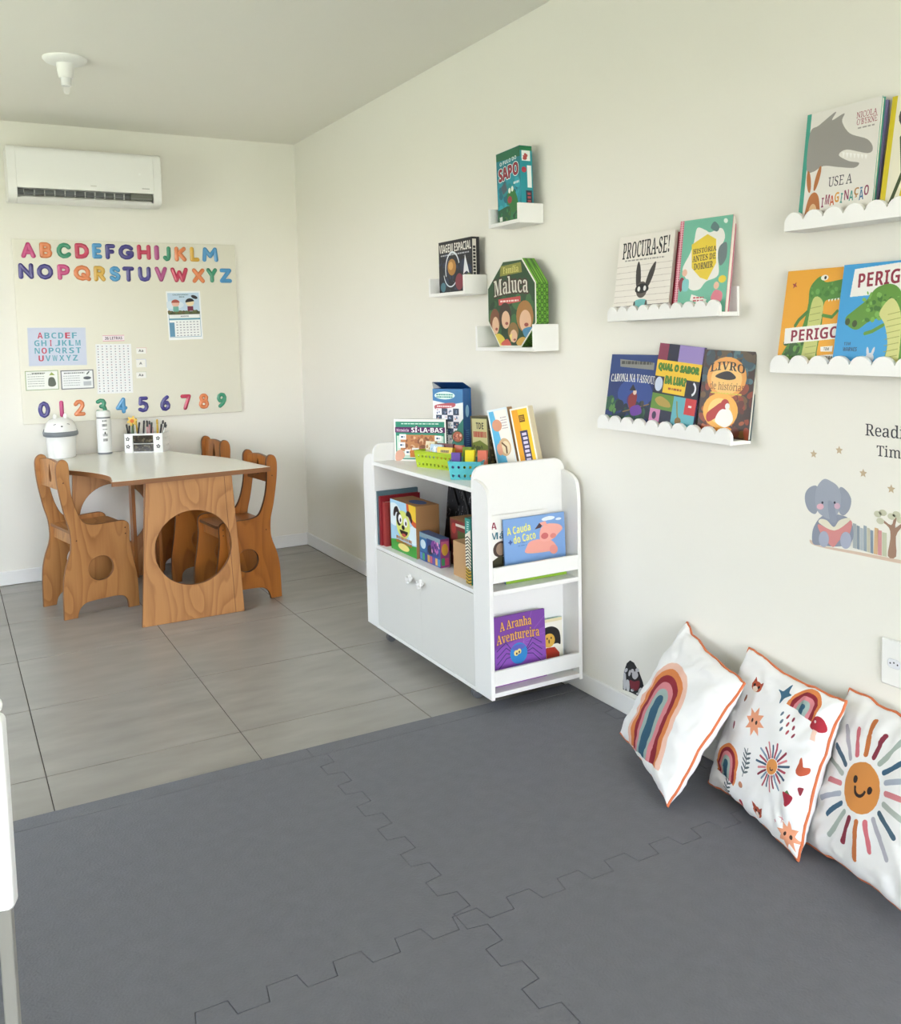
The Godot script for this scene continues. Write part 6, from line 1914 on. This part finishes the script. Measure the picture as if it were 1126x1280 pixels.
const MICE := [
	["mouse_ear", [Vector2(3.2512, 0.1727), Vector2(3.2503, 0.1694), Vector2(3.2480, 0.1663), Vector2(3.2446, 0.1639), Vector2(3.2409, 0.1627), Vector2(3.2376, 0.1630), Vector2(3.2353, 0.1647), Vector2(3.2345, 0.1675), Vector2(3.2354, 0.1708), Vector2(3.2377, 0.1740), Vector2(3.2411, 0.1764), Vector2(3.2448, 0.1775), Vector2(3.2481, 0.1772), Vector2(3.2504, 0.1755)]],
	["mouse_ear", [Vector2(3.2774, 0.1833), Vector2(3.2764, 0.1800), Vector2(3.2737, 0.1768), Vector2(3.2698, 0.1742), Vector2(3.2655, 0.1729), Vector2(3.2616, 0.1730), Vector2(3.2589, 0.1746), Vector2(3.2580, 0.1773), Vector2(3.2590, 0.1806), Vector2(3.2617, 0.1839), Vector2(3.2656, 0.1864), Vector2(3.2699, 0.1877), Vector2(3.2738, 0.1876), Vector2(3.2764, 0.1860)]],
	["mouse_head", [Vector2(3.2428, 0.1651), Vector2(3.2654, 0.1746), Vector2(3.2727, 0.1621), Vector2(3.2576, 0.1450), Vector2(3.2426, 0.1476)]],
	["mouse_ear", [Vector2(3.2152, 0.1616), Vector2(3.2120, 0.1578), Vector2(3.2080, 0.1548), Vector2(3.2042, 0.1532), Vector2(3.2011, 0.1533), Vector2(3.1996, 0.1552), Vector2(3.1998, 0.1584), Vector2(3.2018, 0.1623), Vector2(3.2050, 0.1661), Vector2(3.2090, 0.1691), Vector2(3.2129, 0.1707), Vector2(3.2158, 0.1705), Vector2(3.2174, 0.1687), Vector2(3.2172, 0.1655)]],
	["open_book", [Vector2(3.2273, 0.1328), Vector2(3.2523, 0.1358), Vector2(3.2800, 0.1471), Vector2(3.2745, 0.1182), Vector2(3.2520, 0.1033), Vector2(3.2324, 0.1069)]],
	["book_stack", [Vector2(3.1944, 0.1450), Vector2(3.2068, 0.1463), Vector2(3.2062, 0.0958), Vector2(3.1938, 0.0942)]],
	["book_stack", [Vector2(3.2096, 0.1271), Vector2(3.2250, 0.1285), Vector2(3.2246, 0.0943), Vector2(3.2093, 0.0943)]],
	["mouse_paw", [Vector2(3.2512, 0.1056), Vector2(3.2503, 0.1031), Vector2(3.2478, 0.1005), Vector2(3.2441, 0.0984), Vector2(3.2401, 0.0970), Vector2(3.2364, 0.0968), Vector2(3.2339, 0.0977), Vector2(3.2330, 0.0996), Vector2(3.2340, 0.1021), Vector2(3.2365, 0.1046), Vector2(3.2402, 0.1068), Vector2(3.2442, 0.1081), Vector2(3.2479, 0.1084), Vector2(3.2504, 0.1075)]],
	["mouse_paw", [Vector2(3.2925, 0.1148), Vector2(3.2895, 0.1095), Vector2(3.2853, 0.1050), Vector2(3.2806, 0.1022), Vector2(3.2765, 0.1017), Vector2(3.2738, 0.1036), Vector2(3.2729, 0.1075), Vector2(3.2742, 0.1126), Vector2(3.2772, 0.1179), Vector2(3.2815, 0.1224), Vector2(3.2861, 0.1251), Vector2(3.2902, 0.1256), Vector2(3.2929, 0.1238), Vector2(3.2937, 0.1199)]],
	["mouse_paw", [Vector2(3.2825, 0.1035), Vector2(3.2815, 0.1015), Vector2(3.2786, 0.0991), Vector2(3.2744, 0.0970), Vector2(3.2698, 0.0954), Vector2(3.2656, 0.0948), Vector2(3.2627, 0.0952), Vector2(3.2616, 0.0966), Vector2(3.2627, 0.0987), Vector2(3.2656, 0.1010), Vector2(3.2698, 0.1032), Vector2(3.2745, 0.1047), Vector2(3.2787, 0.1053), Vector2(3.2815, 0.1049)]],
	["mouse_ear", [Vector2(3.2336, 0.1589), Vector2(3.2315, 0.1537), Vector2(3.2286, 0.1493), Vector2(3.2255, 0.1465), Vector2(3.2229, 0.1460), Vector2(3.2211, 0.1479), Vector2(3.2207, 0.1517), Vector2(3.2216, 0.1568), Vector2(3.2237, 0.1620), Vector2(3.2266, 0.1665), Vector2(3.2296, 0.1692), Vector2(3.2323, 0.1696), Vector2(3.2340, 0.1678), Vector2(3.2345, 0.1640)]],
]


# ================= cushions =================
func cushion(label: String, at: Vector3, b: Basis, s: float, thick: float, front: Material, piping: String, seed_: int):
	var t := thing("cushion", label, "cushion", at, b, "printed cushions against the wall")
	var n := FastNoiseLite.new()
	n.seed = seed_
	n.frequency = 7.0
	var fabric := mat("f3f1f0", 0.85)
	var shape := func(u: float, v: float, side: float) -> Vector3:
		var x := s / 2 * u * (1.0 - 0.075 * (1.0 - v * v) * absf(u) * absf(u))
		var y := s / 2 * v * (1.0 - 0.075 * (1.0 - u * u) * absf(v) * absf(v))
		x += n.get_noise_2d(v * 0.3, u * 0.05 + 5.0) * 0.009 * absf(u)
		y += n.get_noise_2d(u * 0.3, v * 0.05 - 5.0) * 0.009 * absf(v)
		var q := maxf((1.0 - u * u) * (1.0 - v * v), 0.0)
		var z := (thick if side > 0 else 0.11) / 2 * pow(q, 0.34)
		# creases that run in from the corners and the seams
		var e := maxf(absf(u), absf(v))
		var a := atan2(v, u)
		z += (sin(a * 14.0 + n.get_noise_2d(x * 0.6, y * 0.6) * 8.0) * 0.006 * smoothstep(0.4, 0.85, e) + n.get_noise_2d(x, y) * 0.009) * (1.0 - pow(e, 6.0))
		return Vector3(x, y, z * side)
	var N := 44
	for side in [1.0, -1.0]:
		var st := begin()
		var P := []
		for i in N + 1:
			var row := []
			for j in N + 1:
				row.append(shape.call(sin((float(i) / N - 0.5) * PI), sin((float(j) / N - 0.5) * PI), side))
			P.append(row)
		var Q := []
		for i in N + 1:
			var row := []
			for j in N + 1:
				var dx: Vector3 = P[mini(i + 1, N)][j] - P[maxi(i - 1, 0)][j]
				var dy: Vector3 = P[i][mini(j + 1, N)] - P[i][maxi(j - 1, 0)]
				row.append(dx.cross(dy).normalized() * side)
			Q.append(row)
		for i in N:
			for j in N:
				var q := []
				var nn := []
				var uv := []
				for e in [[i, j], [i + 1, j], [i + 1, j + 1], [i, j + 1]]:
					q.append(P[e[0]][e[1]])
					nn.append(Q[e[0]][e[1]])
					uv.append(Vector2(sin((float(e[0]) / N - 0.5) * PI) / 2 + 0.5, 0.5 - sin((float(e[1]) / N - 0.5) * PI) / 2))
				smooth_quad(st, q, nn, uv)
		part("front_cover" if side > 0 else "back_cover", done([[st, front if side > 0 else fabric]]), t)
	var path := []
	for k in 4:
		for i in 20:
			var w := sin((i / 20.0 - 0.5) * PI)
			var uvp: Vector2 = [Vector2(w, -1), Vector2(1, w), Vector2(-w, 1), Vector2(-1, -w)][k]
			path.append(shape.call(uvp.x * 0.995, uvp.y * 0.995, 1.0) * Vector3(1.012, 1.012, 0.0))
	part("piping", pipe(path, 0.0036, mat(piping, 0.8), 8, true), t)

func sun_rays(p: Pic, x: float, y: float, r0: float, r1: float, n: int, w: float, cs: Array):
	for k in n:
		var a := TAU * k / n + 0.1
		var l := r1 * (1.0 if k % 2 == 0 else 0.86)
		p.stroke([[x + cos(a) * r0, y + sin(a) * r0], [x + cos(a + 0.04) * l, y + sin(a + 0.04) * l]], w, cs[k % cs.size()])

func rainbow(p: Pic, x: float, y: float, r: float, foot: float, rot: float, cs: Array):      # (x, y): middle between its feet
	var w := r / cs.size()
	for k in cs.size():
		var ro := r - w * k
		var pts := [Vector2(-ro, 0.0)]
		for i in 19:
			var a := PI - PI * i / 18.0
			pts.append(Vector2(cos(a) * ro, -foot - sin(a) * ro * 1.1))
		pts.append(Vector2(ro, 0.0))
		var out_ := []
		for q in pts:
			out_.append(Vector2(x, y) + q.rotated(rot))
		p.poly(out_, cs[k])

func build_cushions():
	var W := "f5f3f2"
	var c1 := Pic.new(640, 1.0, W)
	rainbow(c1, 0.54, 0.94, 0.29, 0.42, -0.2, ["f0c2ae", "dd8348", "8f2230", "d8858c", "9fb3ae", "2f5a72"])
	cushion("white cushion with one large rainbow and orange piping", Vector3(-0.172, 0.2195, 3.662), Basis(Vector3.UP, -1.8561) * Basis(Vector3.RIGHT, -0.5432) * Basis(Vector3.BACK, -0.1074), 0.4, 0.115, printed(c1, 0.85), "d9764a", 3)
	var c2 := Pic.new(768, 1.0, W)
	var rb := ["dd8348", "8f2230", "d8858c", "9fb3ae", "2f5a72"]
	rainbow(c2, 0.73, 0.18, 0.125, 0.04, 0.12, rb)
	rainbow(c2, 0.2, 0.87, 0.13, 0.1, 0.05, rb)
	sun_rays(c2, 0.65, 0.58, 0.06, 0.15, 22, 0.014, ["3f5a72", "b04a5c", "7a8fa6", "8a2f42", "d8858c"])
	c2.ell(0.65, 0.58, 0.05, 0.05, "e0954f")
	c2.arc(0.655, 0.585, 0.012, 0.02, 190, 350, "3a2420")
	for e in [[0.39, 0.39, 0.1], [0.89, 0.9, 0.09]]:
		c2.star(e[0], e[1], e[2], 0.55, 8, "eba07c")
		c2.ell(e[0] - 0.02, e[1], 0.01, 0.014, "3a2420")
		c2.ell(e[0] + 0.025, e[1], 0.01, 0.014, "3a2420")
	for e in [[0.28, 0.18], [0.6, 0.92]]:      # fox heads
		var x: float = e[0]
		var y: float = e[1]
		c2.poly([[x - 0.05, y - 0.055], [x - 0.012, y - 0.025], [x - 0.045, y]], "a5442f")
		c2.poly([[x + 0.05, y - 0.055], [x + 0.012, y - 0.025], [x + 0.045, y]], "a5442f")
		c2.ell(x, y, 0.048, 0.036, "b9553a")
		c2.ell(x, y + 0.018, 0.024, 0.02, "f0ddd0")
		c2.ell(x - 0.02, y - 0.004, 0.009, 0.011, "2a1a1c")
		c2.ell(x + 0.02, y - 0.004, 0.009, 0.011, "2a1a1c")
	c2.blob([[0.47, 0.11], [0.52, 0.1], [0.56, 0.03], [0.575, 0.09], [0.6, 0.1], [0.57, 0.14], [0.55, 0.19], [0.52, 0.14]], "3f6a86")
	for k in 9:
		c2.ell(0.6 + 0.05 * (k % 3) + 0.02 * (k / 3), 0.24 + 0.045 * (k / 3), 0.008, 0.018, ["5f6f80", "a5444c", "8a2f42"][k % 3], 0.3)
	c2.blob([[0.83, 0.22], [0.85, 0.16], [0.89, 0.14], [0.94, 0.17], [0.95, 0.22], [0.89, 0.235]], "b02a3a")
	c2.ell(0.87, 0.18, 0.012, 0.01, "f0d8d0")
	c2.rect(0.875, 0.23, 0.035, 0.065, "f0ccb8")
	for e in [[0.4, 0.66], [0.25, 0.95]]:
		for k in 5:
			c2.ell(e[0] - 0.02, e[1] - 0.06 + 0.032 * k, 0.026, 0.007, "5f6a70", 0.6)
			c2.ell(e[0] + 0.02, e[1] - 0.06 + 0.032 * k, 0.026, 0.007, "5f6a70", -0.6)
		c2.line(e[0], e[1] - 0.09, e[0], e[1] + 0.11, 0.007, "5f6a70")
	c2.blob([[0.85, 0.5], [0.87, 0.42], [0.895, 0.47], [0.94, 0.46], [0.94, 0.5], [0.89, 0.53]], "c0583a")
	c2.blob([[0.81, 0.67], [0.85, 0.66], [0.89, 0.67], [0.85, 0.74]], "a5283c")
	c2.poly([[0.83, 0.66], [0.85, 0.64], [0.87, 0.66]], "5a7a4a")
	c2.ell(0.4, 0.83, 0.018, 0.022, "c98a6a")
	c2.blob([[0.91, 0.6], [0.94, 0.59], [0.93, 0.64]], "8a2f3a")
	c2.star(0.82, 0.83, 0.03, 0.2, 4, "d8858c")
	c2.star(0.77, 0.87, 0.018, 0.2, 4, "d8858c")
	c2.ell(0.17, 0.5, 0.012, 0.028, "8a2f42")
	c2.ell(0.2, 0.3, 0.012, 0.03, "8a5a42", 0.4)
	c2.ell(0.41, 0.965, 0.03, 0.02, "b02a3a")
	var pm := printed(c2, 0.85)
	pm.uv1_offset = Vector3(-0.04, 0.0, 0.0)
	cushion("white cushion with many small animals, stars and rainbows", Vector3(-0.125, 0.2205, 3.973), Basis(Vector3.UP, -1.7741) * Basis(Vector3.RIGHT, -0.3135) * Basis(Vector3.BACK, -0.0237), 0.405, 0.1, pm, "d9764a", 8)
	var c3 := Pic.new(640, 1.0, W)
	sun_rays(c3, 0.505, 0.49, 0.19, 0.4, 20, 0.032, ["b5bcb4", "4a6478", "b9b6c0", "d8757f", "c9743f", "8a2f42", "a9b4ac", "3f6480", "b0b6c4", "d8858c"])
	c3.ell(0.505, 0.49, 0.145, 0.145, "dd9149")
	c3.ell(0.455, 0.46, 0.018, 0.022, "2f1e1a")
	c3.ell(0.575, 0.48, 0.018, 0.022, "2f1e1a")
	c3.arc(0.505, 0.49, 0.032, 0.048, 185, 355, "2f1e1a", 1.2)
	var pm3 := printed(c3, 0.85)
	pm3.uv1_offset = Vector3(0.05, 0.0, 0.0)
	cushion("white cushion with one big smiling sun and coloured rays", Vector3(-0.127, 0.2255, 4.316), Basis(Vector3.UP, -1.8232) * Basis(Vector3.RIGHT, -0.3612) * Basis(Vector3.BACK, 0.0689), 0.405, 0.11, pm3, "d9764a", 12)


# ================= stickers, outlet, easel =================
func flat_on_wall(outline: Array, mid: Vector2, m: Material, d0: float, d1: float) -> ArrayMesh:
	var ring := PackedVector2Array()
	for p in outline:
		ring.append(p - mid)
	return sheet(ring, [], d0, d1, m, null, 0.0, Basis(Vector3.BACK, Vector3.UP, Vector3.LEFT))

func sticker(called: String, label: String, mid: Vector2, group := "") -> Node3D:
	return thing(called, label, "wall sticker", Vector3(-0.0001, mid.y, mid.x), Basis(), group)

func build_stickers():
	var mid := Vector2(4.05, 0.76)
	var e := sticker("elephant_sticker", "wall sticker of a grey elephant reading a pink book", mid)
	var d := 0.0002
	for q in ELEPHANT:
		part(q[0], flat_on_wall(Array(spline(q[2], 4, true)), mid, mat(q[1], 0.7), d, d + 0.0002), e)
		d += 0.00015
	var g := sticker("ground_sticker", "pale beige ground strip sticker under the elephant", Vector2(4.1, 0.745))
	part("strip", flat_on_wall(Array(spline(DRAWN_GROUND, 3, true)), Vector2(4.1, 0.745), mat("dcc3ae", 0.7), 0.0, 0.0002), g)
	var b := sticker("book_row_sticker", "wall sticker of a row of pastel books beside the elephant", Vector2(4.16, 0.78))
	for q in DRAWN_BOOKS:
		part("drawn_book", flat_on_wall(q[1], Vector2(4.16, 0.78), mat(q[0], 0.7), 0.0003, 0.0005), b)
	var t := sticker("tree_sticker", "wall sticker of a small bare brown tree with pale leaves", Vector2(4.23, 0.78))
	part("trunk", flat_on_wall(Array(spline(DRAWN_TREE, 3, true)), Vector2(4.23, 0.78), mat("a5826e", 0.7), 0.0003, 0.0005), t)
	for q in TREE_LEAVES:
		part("leaf", flat_on_wall(Array(circle(q, 0.011, 12, 0.008)), Vector2(4.23, 0.78), mat("cfceb4", 0.7), 0.0005, 0.0007), t)
	var where := ["over the elephant's outer ear, first of four", "straight over the elephant's head", "over the row of drawn books", "over the drawn tree"]
	for si in STARS.size():
		var q: Vector2 = STARS[si]
		var pts := []
		for i in 10:
			pts.append(q + Vector2.from_angle(PI / 2 + PI * i / 5) * (0.0115 if i % 2 == 0 else 0.0055))
		var s := sticker("star_sticker", "small beige star sticker " + where[si], q, "beige star stickers")
		part("star_shape", flat_on_wall(pts, q, mat("c9b494", 0.7), 0.0, 0.0002), s)
	for w in [["Reading", 4.153, 1.0445, 0.029, "black lettering sticker of the upper word over the elephant"], ["Time", 4.186, 1.006, 0.026, "black lettering sticker of the lower word over the elephant"]]:
		var o := sticker("lettering_sticker", w[4], Vector2(w[1], w[2]), "lettering stickers over the elephant")
		var tm := TextMesh.new()
		tm.font = Pic.font("serifthin")
		tm.text = w[0]
		tm.font_size = 64
		tm.pixel_size = w[3] / 46.0
		tm.depth = 0.0004
		tm.curve_step = 2.0
		tm.horizontal_alignment = HORIZONTAL_ALIGNMENT_LEFT
		tm.vertical_alignment = VERTICAL_ALIGNMENT_BOTTOM
		tm.material = mat("3a3a40", 0.7)
		var ab := tm.get_aabb()
		part("lettering", tm, o, Vector3(-0.0004, 0, 0) + yaw(WALL_TURN) * Vector3(-ab.position.x, -ab.position.y, 0), yaw(WALL_TURN))
	var mh := Vector2(3.25, 0.14)
	var m := sticker("mouse_hole_sticker", "black arched sticker with white mice above the baseboard", mh)
	part("arch", flat_on_wall(MOUSE_HOLE, mh, mat("151518", 0.6), 0.0, 0.0002), m)
	for q in MICE:
		part(q[0], flat_on_wall(Array(spline(q[1], 3, true)), mh, mat("7a2a34" if q[0] == "open_book" else "c9c8ca", 0.7), 0.0003, 0.0005), m)
	# wall outlet
	var o := thing("wall_outlet", "white wall outlet plate above the cushions", "outlet", Vector3(0, 0.503, 4.252), yaw(WALL_TURN))
	part("plate", sheet(rrect(-0.037, -0.058, 0.037, 0.058, 0.004, 3), [], 0.0, 0.01, M.plastic, null, 0.003), o)
	part("socket_face", sheet(rrect(-0.018, -0.0115, 0.018, 0.0115, 0.009, 4), [], 0.0101, 0.0115, mat("e9eaee", 0.25), null, 0.001), o)
	for x in [-0.01, 0.0, 0.01]:
		part("pin_hole", sheet(circle(Vector2(x, 0.003 if x == 0.0 else 0.0), 0.0022, 10), [], 0.0114, 0.0118, mat("3a3a40", 0.6)), o)

func build_easel():
	var t := thing("white_easel", "white easel board on grey legs at the edge of the mats", "easel", Vector3(-2.188, 0.015, 4.0), yaw(-0.3))
	var gm := mat("93918a", 0.45)
	part("board_panel", sheet(rrect(-0.275, 0.422, 0.275, 0.738, 0.012, 4), [], -0.012, 0.012, M.white, null, 0.003), t)
	for s in [-1.0, 1.0]:
		part("leg", block(Vector3(0.02, 0.425, 0.02), gm, 0.002, Vector3(s * 0.258, 0.2125, 0)), t)
		part("rear_leg", pipe([Vector3(s * 0.1, 0.70, -0.02), Vector3(s * 0.1, 0.012, -0.3)], 0.01, gm, 10), t)
		part("knob", ball(Vector3(s * 0.262, 0.752, 0.0), Vector3(0.012, 0.014, 0.012), M.white, 12), t)
	part("pen_tray", block(Vector3(0.48, 0.012, 0.05), mat("c9ccca", 0.4), 0.002, Vector3(0, 0.35, 0.01)), t)
	part("cross_bar", block(Vector3(0.5, 0.06, 0.012), mat("d3d6d4", 0.4), 0.002, Vector3(0, 0.385, 0)), t)
